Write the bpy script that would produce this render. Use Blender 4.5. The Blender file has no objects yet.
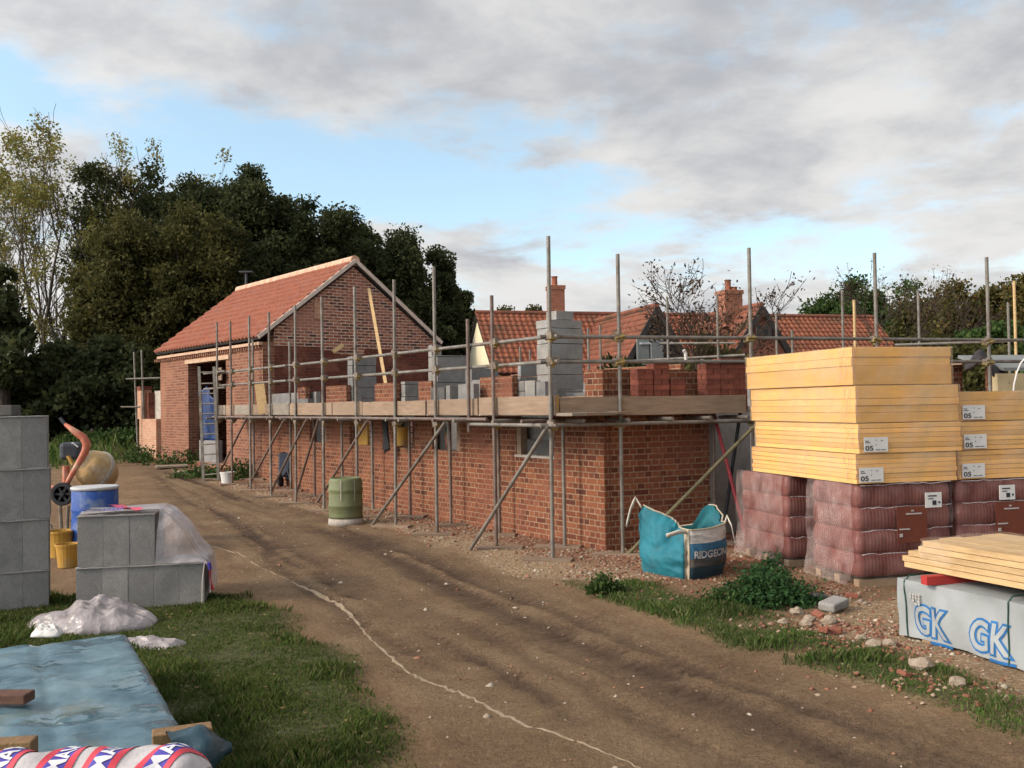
import bpy, bmesh, math, random
import numpy as np
from mathutils import Vector, Matrix
R = random.Random(7); NR = np.random.RandomState(11)
S = bpy.context.scene; COL = S.collection
V = Vector
rad = math.radians
# ------------------------------------------------------------------ camera
F, H = 950.0, 1.85
PITCH, ROLL = math.atan(21/950), rad(.9)
fw = V((0, math.cos(PITCH), math.sin(PITCH))); r0 = V((1, 0, 0)); u0 = V((0, -math.sin(PITCH), math.cos(PITCH)))
rt = r0*math.cos(ROLL) - u0*math.sin(ROLL); up = u0*math.cos(ROLL) + r0*math.sin(ROLL)
CAM = V((0, 0, H))
cd = bpy.data.cameras.new('camera'); cam = bpy.data.objects.new('camera', cd); COL.objects.link(cam)
cd.sensor_width = 36; cd.lens = 36*F/1024; cd.clip_end = 3000; cd.clip_start = .05
m = Matrix((rt, up, -fw)).transposed().to_4x4(); m.translation = CAM; cam.matrix_world = m
S.camera = cam

def ray(px, py): return (fw + rt*((px-512)/F) + up*((384-py)/F))
def P(px, py, Y):
    d = ray(px, py); return CAM + d*(Y/d.y)
def vnoise(x, y, seed=0):
    x = np.asarray(x, float); y = np.asarray(y, float)
    g = np.random.RandomState(seed).rand(64, 64)
    xi = np.floor(x).astype(int); yi = np.floor(y).astype(int); fx = x-xi; fy = y-yi
    fx = fx*fx*(3-2*fx); fy = fy*fy*(3-2*fy)
    a = g[xi % 64, yi % 64]; b = g[(xi+1) % 64, yi % 64]; c = g[xi % 64, (yi+1) % 64]; d = g[(xi+1) % 64, (yi+1) % 64]
    return (a*(1-fx)+b*fx)*(1-fy)+(c*(1-fx)+d*fx)*fy
def fbm(x, y, seed=0, o=4):
    t = 0; a = .5; k = 1
    for i in range(o):
        t = t + a*vnoise(np.asarray(x)*k+i*7.3, np.asarray(y)*k+i*3.1, seed+i); a *= .5; k *= 2
    return t/(1-.5**o)
def hz0(x, y):
    t = np.clip((np.asarray(y, float)-17)/13, 0, 1); s = t*t*(3-2*t)*.48
    t2 = np.clip((np.asarray(y, float)-32)/40, 0, 1)
    return s + t2*.8
def hz(x, y): return float(hz0(x, y))
def G(px, py, z=None):
    d = ray(px, py)
    if z is not None:
        t = (z-H)/d.z; return CAM + d*t
    t = 3.0
    zz = 0
    for i in range(30):
        t = (zz-H)/d.z; p = CAM+d*t; zz = hz(p.x, p.y)
    return p

# ------------------------------------------------------------------ mesh building
class MB:
    def __init__(s): s.v = []; s.f = []; s.mi = []; s.m = 0
    def add(s, vs, fs):
        b = len(s.v); s.v += [V(p) for p in vs]
        for f in fs: s.f.append([b+i for i in f]); s.mi.append(s.m)
        return s
    def par(s, o, a, b, c):
        o, a, b, c = V(o), V(a), V(b), V(c)
        if a.cross(b).dot(c) < 0: a, b = b, a
        vs = [o, o+a, o+a+b, o+b, o+c, o+a+c, o+a+b+c, o+b+c]
        return s.add(vs, [(0,3,2,1),(4,5,6,7),(0,1,5,4),(1,2,6,5),(2,3,7,6),(3,0,4,7)])
    def box(s, c, sx, sy, sz, rz=0, M=None):
        c = V(c); Q = M if M else Matrix.Rotation(rz, 3, 'Z')
        a, b, d = Q @ V((sx,0,0)), Q @ V((0,sy,0)), Q @ V((0,0,sz))
        return s.par(c-a/2-b/2-d/2, a, b, d)
    def beam(s, p, q, w, h, upv=(0,0,1)):
        p, q = V(p), V(q); d = (q-p).normalized(); u = V(upv)
        sd = d.cross(u).normalized(); u = sd.cross(d)
        return s.par(p-sd*w/2-u*h/2, q-p, sd*w, u*h)
    def tube(s, p, q, r, n=10, r2=None, cap=True):
        p, q = V(p), V(q); d = (q-p).normalized(); a = d.orthogonal().normalized(); b = d.cross(a)
        r2 = r if r2 is None else r2; vs = []
        for k in range(n):
            t = 2*math.pi*k/n; e = a*math.cos(t)+b*math.sin(t); vs += [p+e*r, q+e*r2]
        fs = [(2*k, 2*((k+1) % n), 2*((k+1) % n)+1, 2*k+1) for k in range(n)]
        if cap: fs += [[2*k for k in range(n)][::-1], [2*k+1 for k in range(n)]]
        return s.add(vs, fs)
    def path(s, pts, rs, n=8):
        pts = [V(p) for p in pts]
        if not isinstance(rs, (list, tuple)): rs = [rs]*len(pts)
        vs = []; a = None
        for i, p in enumerate(pts):
            d = (pts[min(i+1, len(pts)-1)]-pts[max(i-1, 0)]).normalized()
            a = d.orthogonal().normalized() if a is None else (a-d*a.dot(d)).normalized()
            b = d.cross(a)
            for k in range(n):
                t = 2*math.pi*k/n; vs.append(p+(a*math.cos(t)+b*math.sin(t))*rs[i])
        fs = []
        for i in range(len(pts)-1):
            for k in range(n):
                k2 = (k+1) % n; fs.append((i*n+k, i*n+k2, (i+1)*n+k2, (i+1)*n+k))
        fs.append(list(range(n))[::-1]); fs.append([(len(pts)-1)*n+k for k in range(n)])
        return s.add(vs, fs)
    def lathe(s, c, prof, n=24, M=None):
        c = V(c); M = M or Matrix.Identity(3); vs = []
        for (r, z) in prof:
            for k in range(n):
                t = 2*math.pi*k/n; vs.append(c + M @ V((r*math.cos(t), r*math.sin(t), z)))
        fs = []
        for i in range(len(prof)-1):
            for k in range(n):
                k2 = (k+1) % n; fs.append((i*n+k, i*n+k2, (i+1)*n+k2, (i+1)*n+k))
        if prof[0][0] > 1e-4: fs.append(list(range(n))[::-1])
        if prof[-1][0] > 1e-4: fs.append([(len(prof)-1)*n+k for k in range(n)])
        return s.add(vs, fs)
    def prism(s, poly, ext):
        n = len(poly); e = V(ext); vs = [V(p) for p in poly]+[V(p)+e for p in poly]
        nr = (vs[1]-vs[0]).cross(vs[2]-vs[0])
        o = 1 if nr.dot(e) < 0 else -1
        fs = [list(range(n))[::o], [n+k for k in range(n)][::-o]]
        fs += [(k, (k+1) % n, n+(k+1) % n, n+k)[::-o] for k in range(n)]
        return s.add(vs, fs)
    def grid(s, fn, nu, nv):
        vs = [fn(i/nu, j/nv) for j in range(nv+1) for i in range(nu+1)]
        return s.add(vs, [(j*(nu+1)+i, j*(nu+1)+i+1, (j+1)*(nu+1)+i+1, (j+1)*(nu+1)+i) for j in range(nv) for i in range(nu)])
    def build(s, name, mat, parent=None, smooth=False, bevel=0, solid=0, subd=0, uv=None, **kw):
        loc = V(parent.get('_w', (0,0,0))) if parent is not None else (V(uv) if uv else V((0,0,0)))
        me = bpy.data.meshes.new(name)
        if parent is None and not uv and s.v:
            xs = [p.x for p in s.v]; ys = [p.y for p in s.v]; loc = V(((min(xs)+max(xs))/2, (min(ys)+max(ys))/2, min(p.z for p in s.v)))
        me.from_pydata([p-loc for p in s.v], [], s.f); me.update()
        lay = me.uv_layers.new(name='UVMap').data
        for poly in me.polygons:
            n = poly.normal
            if abs(n.z) < .75:
                t = V((-n.y, n.x, 0)).normalized()
                for li in poly.loop_indices:
                    p = s.v[me.loops[li].vertex_index]; lay[li].uv = (p.dot(t), p.z)
            else:
                for li in poly.loop_indices:
                    p = s.v[me.loops[li].vertex_index]; lay[li].uv = (p.x, p.y)
            poly.use_smooth = smooth
        mats = mat if isinstance(mat, (list, tuple)) else [mat]
        for q in mats: me.materials.append(q)
        if len(mats) > 1: me.polygons.foreach_set('material_index', s.mi)
        o = bpy.data.objects.new(name, me); COL.objects.link(o)
        if parent is None: o.location = loc
        else: o.parent = parent
        o['_w'] = tuple(loc)
        if bevel:
            b = o.modifiers.new('b', 'BEVEL'); b.width = bevel; b.segments = 2; b.limit_method = 'ANGLE'; b.angle_limit = rad(40)
        if solid:
            b = o.modifiers.new('s', 'SOLIDIFY'); b.thickness = solid; b.offset = 0
        if subd:
            b = o.modifiers.new('u', 'SUBSURF'); b.levels = subd; b.render_levels = subd
        for k, v in kw.items(): o[k] = v
        return o
def np_mesh(name, verts, faces, mat, parent=None, loc=(0,0,0), **kw):
    """faces: (n,k) int array"""
    me = bpy.data.meshes.new(name); loc = V(parent['_w']) if parent is not None else V(loc)
    verts = np.asarray(verts, np.float32)-np.array(loc, np.float32); faces = np.asarray(faces, np.int32); n, k = faces.shape
    me.vertices.add(len(verts)); me.vertices.foreach_set('co', verts.ravel())
    me.loops.add(n*k); me.loops.foreach_set('vertex_index', faces.ravel())
    me.polygons.add(n); me.polygons.foreach_set('loop_start', np.arange(0, n*k, k, dtype=np.int32))
    me.polygons.foreach_set('loop_total', np.full(n, k, np.int32)); me.update(calc_edges=True)
    for q in (mat if isinstance(mat, (list, tuple)) else [mat]): me.materials.append(q)
    o = bpy.data.objects.new(name, me); COL.objects.link(o)
    if parent is not None: o.parent = parent
    else: o.location = loc
    o['_w'] = tuple(loc)
    for kk, v in kw.items(): o[kk] = v
    return o
def thing(name, label, cat, loc, group=None):
    o = bpy.data.objects.new(name, None); COL.objects.link(o); o.location = loc; o.empty_display_size = .2
    o['_w'] = tuple(V(loc)); o['label'] = label; o['category'] = cat
    if group: o['group'] = group
    return o
def tag(o, label, cat, group=None):
    o['label'] = label; o['category'] = cat
    if group: o['group'] = group
    return o
def text2d(txt, size=1, offset=0, sub=False):
    c = bpy.data.curves.new('t', 'FONT'); c.body = txt; c.size = size; c.offset = offset; c.resolution_u = 4
    o = bpy.data.objects.new('t', c); COL.objects.link(o)
    dg = bpy.context.evaluated_depsgraph_get(); me = bpy.data.meshes.new_from_object(o.evaluated_get(dg))
    bpy.data.objects.remove(o)
    bm = bmesh.new(); bm.from_mesh(me)
    if sub:
        bmesh.ops.triangulate(bm, faces=bm.faces)
        bmesh.ops.subdivide_edges(bm, edges=[e for e in bm.edges if e.calc_length() > size*.25], cuts=1)
        bmesh.ops.triangulate(bm, faces=bm.faces)
    bm.verts.index_update()
    vs = [(v.co.x, v.co.y) for v in bm.verts]; fs = [[v.index for v in f.verts] for f in bm.faces]
    bm.free(); bpy.data.meshes.remove(me)
    return vs, fs

# ------------------------------------------------------------------ materials
def newmat(name):
    mt = bpy.data.materials.new(name); mt.use_nodes = True; nt = mt.node_tree
    return mt, nt, nt.nodes['Principled BSDF'], nt.links.new
def N(nt, t, **kw):
    n = nt.nodes.new(t)
    for k, v in kw.items():
        if k in n.inputs.keys() if isinstance(k, str) else False: n.inputs[k].default_value = v
        else: setattr(n, k, v)
    return n
def c4(c): return (c[0], c[1], c[2], 1)
def noise_node(nt, L, scale, detail=5, coord='Object', vec=None, rough=.6):
    n = nt.nodes.new('ShaderNodeTexNoise'); n.inputs['Scale'].default_value = scale; n.inputs['Detail'].default_value = detail; n.inputs['Roughness'].default_value = rough
    if vec is None:
        t = nt.nodes.new('ShaderNodeTexCoord'); vec = t.outputs[coord]
    L(vec, n.inputs['Vector']); return n
def ramp(nt, L, src, stops):
    r = nt.nodes.new('ShaderNodeValToRGB'); e = r.color_ramp.elements
    while len(e) < len(stops): e.new(.5)
    for i, (p, c) in enumerate(stops):
        e[i].position = p; e[i].color = c4(c) if len(c) == 3 else c
    L(src, r.inputs['Fac']); return r
def mixc(nt, L, fac, a, b, mode='MIX'):
    m_ = nt.nodes.new('ShaderNodeMix'); m_.data_type = 'RGBA'; m_.blend_type = mode
    for sck, val in ((m_.inputs[0], fac), (m_.inputs[6], a), (m_.inputs[7], b)):
        if hasattr(val, 'links') or hasattr(val, 'is_linked'): L(val, sck)
        elif isinstance(val, (int, float)): sck.default_value = val
        else: sck.default_value = c4(val)
    return m_.outputs[2]
def bump(nt, L, h, strength, dist, bs):
    b = nt.nodes.new('ShaderNodeBump'); b.inputs['Strength'].default_value = strength; b.inputs['Distance'].default_value = dist
    L(h, b.inputs['Height']); L(b.outputs[0], bs.inputs['Normal']); return b
_mc = {}
def M(name, a, b=None, scale=6, rough=.7, metal=0, bmp=.2, bscale=None, spec=.3, stretch=None, dirt=None, dscale=1.5):
    if name in _mc: return _mc[name]
    mt, nt, bs, L = newmat(name); b = b or [x*.72 for x in a]
    vec = None
    if stretch:
        t = nt.nodes.new('ShaderNodeTexCoord'); mp = nt.nodes.new('ShaderNodeMapping'); mp.inputs['Scale'].default_value = stretch
        L(t.outputs['Object'], mp.inputs[0]); vec = mp.outputs[0]
    n = noise_node(nt, L, scale, vec=vec)
    r = ramp(nt, L, n.outputs['Fac'], [(.32, b), (.68, a)]); out = r.outputs[0]
    if dirt:
        n2 = noise_node(nt, L, dscale, 6); r2 = ramp(nt, L, n2.outputs['Fac'], [(.5, (0,0,0)), (.68, (1,1,1))])
        out = mixc(nt, L, r2.outputs[0], out, dirt)
    if 'block' in name or 'brick' in name or 'softwood' in name or 'foam board' in name or 'scaffold board' in name:
        oi = nt.nodes.new('ShaderNodeObjectInfo'); rr_ = ramp(nt, L, oi.outputs['Random'], [(0, (.80,.80,.81)), (1, (1.16,1.15,1.13))]); out = mixc(nt, L, 1, out, rr_.outputs[0], 'MULTIPLY')
        n9 = noise_node(nt, L, 45 if 'block' in name or 'brick' in name else 2.0, 4); r9 = ramp(nt, L, n9.outputs['Fac'], [(.30, (.86,.86,.86)), (.5, (1,1,1)), (.72, (1.06,1.06,1.06))]); out = mixc(nt, L, 1, out, r9.outputs[0], 'MULTIPLY')
    L(out, bs.inputs['Base Color']); bs.inputs['Roughness'].default_value = rough; bs.inputs['Metallic'].default_value = metal
    bs.inputs['Specular IOR Level'].default_value = spec
    if bmp:
        n3 = noise_node(nt, L, bscale or scale*6, 4, vec=vec); bump(nt, L, n3.outputs['Fac'], bmp, .02, bs)
    _mc[name] = mt; return mt
def brickmat(name, cols, mortar, w=.225, h=.075, ms=.011, squash=1.0, patch=None, patchscale=.8, mdirt=.5):
    mt, nt, bs, L = newmat(name)
    t = nt.nodes.new('ShaderNodeTexCoord'); uv = t.outputs['UV']
    jn = noise_node(nt, L, 9, 2, vec=uv); sub = nt.nodes.new('ShaderNodeVectorMath'); sub.operation = 'MULTIPLY_ADD'
    L(jn.outputs['Color'], sub.inputs[0]); sub.inputs[1].default_value = (.010, .008, 0); L(uv, sub.inputs[2])
    bt = nt.nodes.new('ShaderNodeTexBrick'); L(sub.outputs[0], bt.inputs['Vector'])
    for k, v in (('Scale', 1), ('Mortar Size', ms), ('Mortar Smooth', .2), ('Brick Width', w), ('Row Height', h), ('Bias', 0)): bt.inputs[k].default_value = v
    bt.squash = squash; bt.squash_frequency = 2
    bt.inputs['Color1'].default_value = (0,0,0,1); bt.inputs['Color2'].default_value = (1,1,1,1); bt.inputs['Mortar'].default_value = (.5,.5,.5,1)
    k = len(cols); r = ramp(nt, L, bt.outputs['Color'], [(i/(k-1), c) for i, c in enumerate(cols)])
    n1 = noise_node(nt, L, 30, 4, vec=uv); r1 = ramp(nt, L, n1.outputs['Fac'], [(.3, (.75,.75,.75)), (.7, (1.15,1.15,1.15))])
    out = mixc(nt, L, 1, r.outputs[0], r1.outputs[0], 'MULTIPLY')
    mn = noise_node(nt, L, 14, 3, vec=uv); mr = ramp(nt, L, mn.outputs['Fac'], [(.3, [x*mdirt for x in mortar]), (.65, mortar)])
    out = mixc(nt, L, bt.outputs['Fac'], out, mr.outputs[0])
    if patch:
        n2 = noise_node(nt, L, patchscale, 5, vec=uv); r2 = ramp(nt, L, n2.outputs['Fac'], [(.52, (0,0,0)), (.68, (.75,.75,.75))])
        out = mixc(nt, L, r2.outputs[0], out, patch)
    L(out, bs.inputs['Base Color']); bs.inputs['Roughness'].default_value = .88; bs.inputs['Specular IOR Level'].default_value = .2
    inv = nt.nodes.new('ShaderNodeMath'); inv.operation = 'SUBTRACT'; inv.inputs[0].default_value = 1; L(bt.outputs['Fac'], inv.inputs[1])
    ad = nt.nodes.new('ShaderNodeMath'); ad.operation = 'MULTIPLY_ADD'; L(n1.outputs['Fac'], ad.inputs[0]); ad.inputs[1].default_value = .4; L(inv.outputs[0], ad.inputs[2])
    bump(nt, L, ad.outputs[0], .6, .008, bs); return mt
def leafmat(name, cols, trans=.35):
    mt, nt, bs, L = newmat(name)
    g = nt.nodes.new('ShaderNodeNewGeometry'); k = len(cols)
    r = ramp(nt, L, g.outputs['Random Per Island'], [(i/(k-1), c) for i, c in enumerate(cols)])
    n = noise_node(nt, L, .9, 3); r1 = ramp(nt, L, n.outputs['Fac'], [(.3, (.65,.65,.65)), (.7, (1.25,1.25,1.2))])
    out = mixc(nt, L, 1, r.outputs[0], r1.outputs[0], 'MULTIPLY')
    L(out, bs.inputs['Base Color']); bs.inputs['Roughness'].default_value = .75; bs.inputs['Specular IOR Level'].default_value = .15
    tr = nt.nodes.new('ShaderNodeBsdfTranslucent'); L(out, tr.inputs[0]); mx = nt.nodes.new('ShaderNodeMixShader'); mx.inputs[0].default_value = trans
    L(bs.outputs[0], mx.inputs[1]); L(tr.outputs[0], mx.inputs[2]); L(mx.outputs[0], nt.nodes['Material Output'].inputs[0]); return mt
def filmmat(name, col, lo, hi, scale=4, rough=.25):
    """cloudy translucent polythene"""
    mt, nt, bs, L = newmat(name)
    n = noise_node(nt, L, scale, 5); r = ramp(nt, L, n.outputs['Fac'], [(.35, (lo,)*3), (.7, (hi,)*3)])
    bs.inputs['Base Color'].default_value = c4(col); bs.inputs['Roughness'].default_value = rough; bs.inputs['Specular IOR Level'].default_value = .5
    n2 = noise_node(nt, L, 5, 3); bump(nt, L, n2.outputs['Fac'], .30, .04, bs)
    tp = nt.nodes.new('ShaderNodeBsdfTransparent'); mx = nt.nodes.new('ShaderNodeMixShader')
    L(r.outputs[0], mx.inputs[0]); L(tp.outputs[0], mx.inputs[1]); L(bs.outputs[0], mx.inputs[2]); L(mx.outputs[0], nt.nodes['Material Output'].inputs[0]); return mt

m_wing = brickmat('orange red facing brick', [(.09,.030,.018),(.18,.057,.028),(.225,.080,.038),(.13,.041,.022)], (.33,.22,.14), ms=.0075, squash=.5, patch=(.20,.075,.045), patchscale=1.2)
m_barn = brickmat('old barn brick', [(.13,.044,.028),(.21,.074,.042),(.25,.10,.056),(.17,.054,.032)], (.30,.195,.13), patch=(.30,.145,.085), patchscale=.9)
m_gable = brickmat('mixed gable brick', [(.06,.03,.028),(.25,.075,.042),(.36,.15,.085),(.28,.08,.045),(.08,.04,.035)], (.60,.45,.35), ms=.013, patch=(.36,.17,.12))
m_scar = brickmat('unpointed dark red brick', [(.11,.032,.022),(.15,.042,.026),(.075,.026,.02)], (.16,.085,.06), ms=.007, patch=(.25,.10,.065), patchscale=1.5)
m_stub = brickmat('pinkish cleaned brick', [(.40,.19,.11),(.50,.27,.17),(.44,.21,.12)], (.52,.37,.26))
m_hbrick = brickmat('farmhouse brick', [(.30,.09,.05),(.38,.13,.07),(.24,.07,.04)], (.34,.22,.15))
m_block = M('grey concrete block', (.27,.255,.235), (.20,.19,.175), 9, .92, bmp=.5, bscale=90, dirt=(.165,.16,.15), dscale=2.2)
m_blockpale = M('pale concrete block', (.30,.28,.25), (.22,.205,.185), 7, .92, bmp=.5, bscale=90, dirt=(.30,.30,.29))
m_blockdark = M('dark concrete block', (.13,.122,.112), (.085,.08,.074), 6, .92, bmp=.5, bscale=80)
m_tube = M('galvanised scaffold tube', (.24,.215,.18), (.14,.125,.105), 7, .55, .35, .15, dirt=(.13,.095,.07), dscale=4)
m_rust = M('rusty scaffold tube', (.20,.15,.12), (.11,.075,.06), 8, .6, .35, .2)
m_olive = M('olive painted prop', (.20,.17,.09), (.13,.11,.06), 8, .6, .2, .15)
m_redp = M('red painted prop', (.42,.05,.06), (.30,.04,.045), 8, .5, .1, .15)
m_coup = M('scaffold coupler steel', (.25,.20,.15), (.13,.095,.07), 20, .55, .5, .3, dirt=(.42,.30,.07), dscale=5)
m_board = M('weathered scaffold board', (.28,.195,.13), (.19,.13,.088), 3, .85, bmp=.4, stretch=(1.2,1.2,9), dirt=(.24,.17,.115), dscale=1.3)
m_boardg = M('grey scaffold board', (.28,.24,.185), (.20,.165,.13), 3, .85, bmp=.4, stretch=(1.2,1.2,9), dirt=(.23,.175,.13), dscale=1.3)
m_plank = M('pale sawn softwood', (.56,.38,.19), (.42,.27,.125), 2.5, .75, bmp=.3, stretch=(2,2,14), dirt=(.45,.29,.14), dscale=2)
m_tim = M('new timber', (.55,.38,.19), (.42,.27,.12), 3, .75, bmp=.3, stretch=(2,2,8))
m_tbrown = M('brown wet timber', (.13,.06,.035), (.075,.035,.025), 5, .7, bmp=.4, stretch=(3,3,10))
m_twood = M('cut timber top', (.27,.16,.065), (.15,.085,.04), 5, .7, bmp=.4)
m_ply = M('tan sheathing board', (.50,.39,.22), (.42,.32,.175), 3, .8, bmp=.2)
m_tileN = M('new clay pantile', (.275,.085,.042), (.185,.055,.029), 5, .75, bmp=.25, dirt=(.22,.085,.058), dscale=3)
m_tileO = M('weathered clay pantile', (.34,.115,.058), (.20,.068,.04), 3, .8, bmp=.3, dirt=(.13,.07,.04), dscale=1.1)
m_tileM = M('mossy clay pantile', (.25,.085,.048), (.14,.055,.036), 3, .85, bmp=.3, dirt=(.09,.06,.03), dscale=.9)
m_ridge = M('pale ridge tile mortar', (.62,.40,.27), (.48,.26,.17), 5, .85, bmp=.3)
m_verge = M('mortar verge', (.66,.54,.45), (.5,.40,.33), 6, .85, bmp=.3)
m_cream = M('cream render', (.90,.80,.56), (.84,.73,.50), 2, .9, bmp=.1)
m_dkwood = M('dark weathered boarding', (.05,.045,.042), (.025,.022,.02), 5, .8, bmp=.3)
m_lintel = M('pale mortar band', (.52,.36,.24), (.40,.25,.16), 8, .9, bmp=.4)
m_blue = M('blue tarpaulin sheet', (.006,.028,.11), (.004,.015,.06), 3, .5, bmp=.4, bscale=9)
m_bluedrum = M('blue plastic drum', (.02,.075,.30), (.015,.05,.20), 4, .45, bmp=.1, dirt=(.16,.20,.27), dscale=5)
m_rim = M('pale drum rim', (.5,.5,.5), (.36,.36,.36), 8, .6)
m_green = M('olive green drum', (.155,.165,.075), (.11,.12,.052), 3, .6, bmp=.15, dirt=(.15,.155,.085), dscale=3)
m_dust = M('dried mortar', (.45,.40,.34), (.30,.26,.215), 10, .95, bmp=.6)
m_orange = M('orange mixer paint', (.46,.135,.075), (.36,.10,.055), 6, .55, bmp=.1, dirt=(.45,.26,.17), dscale=6)
m_drum = M('mortar splashed mixer drum', (.44,.29,.13), (.32,.20,.09), 3, .9, bmp=.6, dirt=(.46,.42,.35), dscale=2.6)
m_black = M('black rubber', (.022,.022,.024), (.015,.015,.016), 8, .7)
m_dgrey = M('dark grey plastic', (.055,.06,.07), (.035,.038,.045), 6, .55)
m_slate = M('slate blue tray', (.06,.075,.105), (.04,.05,.07), 6, .6)
m_yellow = M('yellow plastic', (.48,.27,.045), (.36,.19,.03), 5, .55, bmp=.1, dirt=(.30,.20,.09), dscale=5)
m_white = M('white plastic', (.62,.59,.54), (.5,.47,.43), 6, .5, bmp=.1)
m_paper = M('white paper label', (.62,.60,.56), (.55,.53,.49), 3, .6, bmp=0)
m_ink = M('black ink', (.03,.03,.035), rough=.6, bmp=0)
m_insL = M('yellow foam board', (.75,.415,.125), (.67,.345,.095), 1.6, .8, bmp=.12, stretch=(1,1,14), bscale=20, dirt=(.56,.34,.13), dscale=2.2)
m_foil = M('foil facing', (.46,.28,.10), (.38,.22,.08), 5, .5, .1)
m_film = filmmat('clear shrink film', (.78,.64,.46), .02, .26, 3)
m_filmw = filmmat('cloudy shrink film', (.55,.42,.38), .03, .36, 3, .18)
m_filmr = filmmat('cloudy film on tiles', (.55,.42,.38), .01, .15, 5, .14)
m_filmp = filmmat('white polythene', (.46,.41,.41), .45, .95, 2.5, .3)
m_crump = filmmat('crumpled translucent polythene', (.39,.34,.33), .45, .95, 3.5, .30)
def creases(mt, sc_, st):
    nt = mt.node_tree; L = nt.links.new; bs = nt.nodes['Principled BSDF']; t = nt.nodes.new('ShaderNodeTexCoord'); nn = noise_node(nt, L, 5, 3)
    ad = nt.nodes.new('ShaderNodeVectorMath'); ad.operation = 'MULTIPLY_ADD'; L(nn.outputs['Color'], ad.inputs[0]); ad.inputs[1].default_value = (.12,.12,.12); L(t.outputs['Object'], ad.inputs[2])
    v = nt.nodes.new('ShaderNodeTexVoronoi'); v.inputs['Scale'].default_value = sc_; L(ad.outputs[0], v.inputs['Vector'])
    b = nt.nodes.new('ShaderNodeBump'); b.inputs['Strength'].default_value = st; b.inputs['Distance'].default_value = .05; L(v.outputs['Distance'], b.inputs['Height'])
    old = [l for l in nt.links if l.to_socket == bs.inputs['Normal']]
    if old: L(old[0].from_socket, b.inputs['Normal'])
    L(b.outputs[0], bs.inputs['Normal'])
creases(m_crump, 9, .55); creases(m_filmp, 6, .35); creases(m_filmw, 7, .3)
TARP_CREASE = creases
m_gk = M('grey white timber wrap', (.30,.312,.305), (.25,.262,.255), 3, .5, bmp=.35, bscale=7)
m_gkblue = M('blue print', (.018,.13,.32), (.016,.10,.26), 5, .5, bmp=0)
m_strap = M('dark green strap', (.015,.06,.045), rough=.5, bmp=0)
m_redw = M('red painted timber', (.40,.035,.03), (.30,.03,.025), 5, .6, bmp=.2)
m_pwood = M('pallet wood', (.36,.25,.15), (.25,.17,.10), 4, .85, bmp=.4)
m_teal = M('teal woven bag', (.015,.165,.205), (.011,.105,.135), 3.2, .7, bmp=.5, bscale=12, dirt=(.035,.10,.11), dscale=2)
m_tealin = M('teal bag lining', (.02,.14,.16), (.015,.09,.11), 4, .7, bmp=.4, bscale=12)
m_bagw = M('pale bag print', (.44,.40,.36), (.34,.31,.28), 4, .7, bmp=.4, bscale=14)
m_bagb = M('blue bag print', (.025,.10,.17), (.018,.07,.12), 4, .7, bmp=.4, bscale=14)
m_bagd = M('muddy bag print', (.12,.085,.06), (.04,.05,.055), 4, .8, bmp=.4, bscale=14)
m_bagk = M('dark bag print', (.02,.05,.065), (.015,.035,.045), 4, .7, bmp=.4, bscale=14)
m_hem = M('buff webbing', (.42,.35,.25), (.30,.245,.17), 9, .8, bmp=.3)
m_loop = M('cream webbing loop', (.68,.62,.52), (.55,.49,.40), 9, .7, bmp=.2)
m_redbrick = M('loose red brick', (.25,.075,.045), (.13,.04,.026), 5, .9, bmp=.5)
m_obrick = M('bright red brick face', (.27,.10,.06), (.19,.065,.042), 10, .9, bmp=.5)
m_felt = M('roofing felt', (.045,.035,.035), (.025,.02,.02), 5, .8, bmp=.3)
m_greysheet = M('grey roofing sheet', (.20,.21,.20), (.15,.16,.15), 4, .7, bmp=.2)
m_bark = M('tree bark', (.075,.055,.04), (.04,.03,.022), 6, .9, bmp=.5)
m_barkl = M('ash bark', (.12,.098,.075), (.07,.055,.042), 6, .9, bmp=.5)
m_tred = M('red plastic band', (.62,.06,.08), (.5,.045,.065), 5, .5, bmp=0)
m_tblue = M('violet blue plastic band', (.075,.06,.33), (.06,.045,.25), 5, .5, bmp=0)
m_twhite = M('white lettering', (.72,.70,.70), rough=.5, bmp=0)
m_pink = M('pink plastic band', (.66,.08,.13), (.55,.06,.10), 5, .5, bmp=0)
def tilestackmat():
    mt, nt, bs, L = newmat('stacked clay tiles'); t = nt.nodes.new('ShaderNodeTexCoord')
    w = nt.nodes.new('ShaderNodeTexWave'); w.wave_type = 'BANDS'; w.bands_direction = 'X'; w.inputs['Scale'].default_value = 8; w.inputs['Distortion'].default_value = .4; w.inputs['Detail'].default_value = 2; w.inputs['Detail Scale'].default_value = 1.5
    L(t.outputs['UV'], w.inputs['Vector']); n = noise_node(nt, L, 5, 4)
    r = ramp(nt, L, n.outputs['Fac'], [(.3, (.115,.027,.020)), (.7, (.21,.050,.034))])
    r2 = ramp(nt, L, w.outputs['Fac'], [(.0, (.72,.72,.72)), (.4, (1,1,1))])
    L(mixc(nt, L, 1, r.outputs[0], r2.outputs[0], 'MULTIPLY'), bs.inputs['Base Color']); bs.inputs['Roughness'].default_value = .7
    bump(nt, L, w.outputs['Fac'], .3, .01, bs); return mt
m_tiles = tilestackmat()
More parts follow.
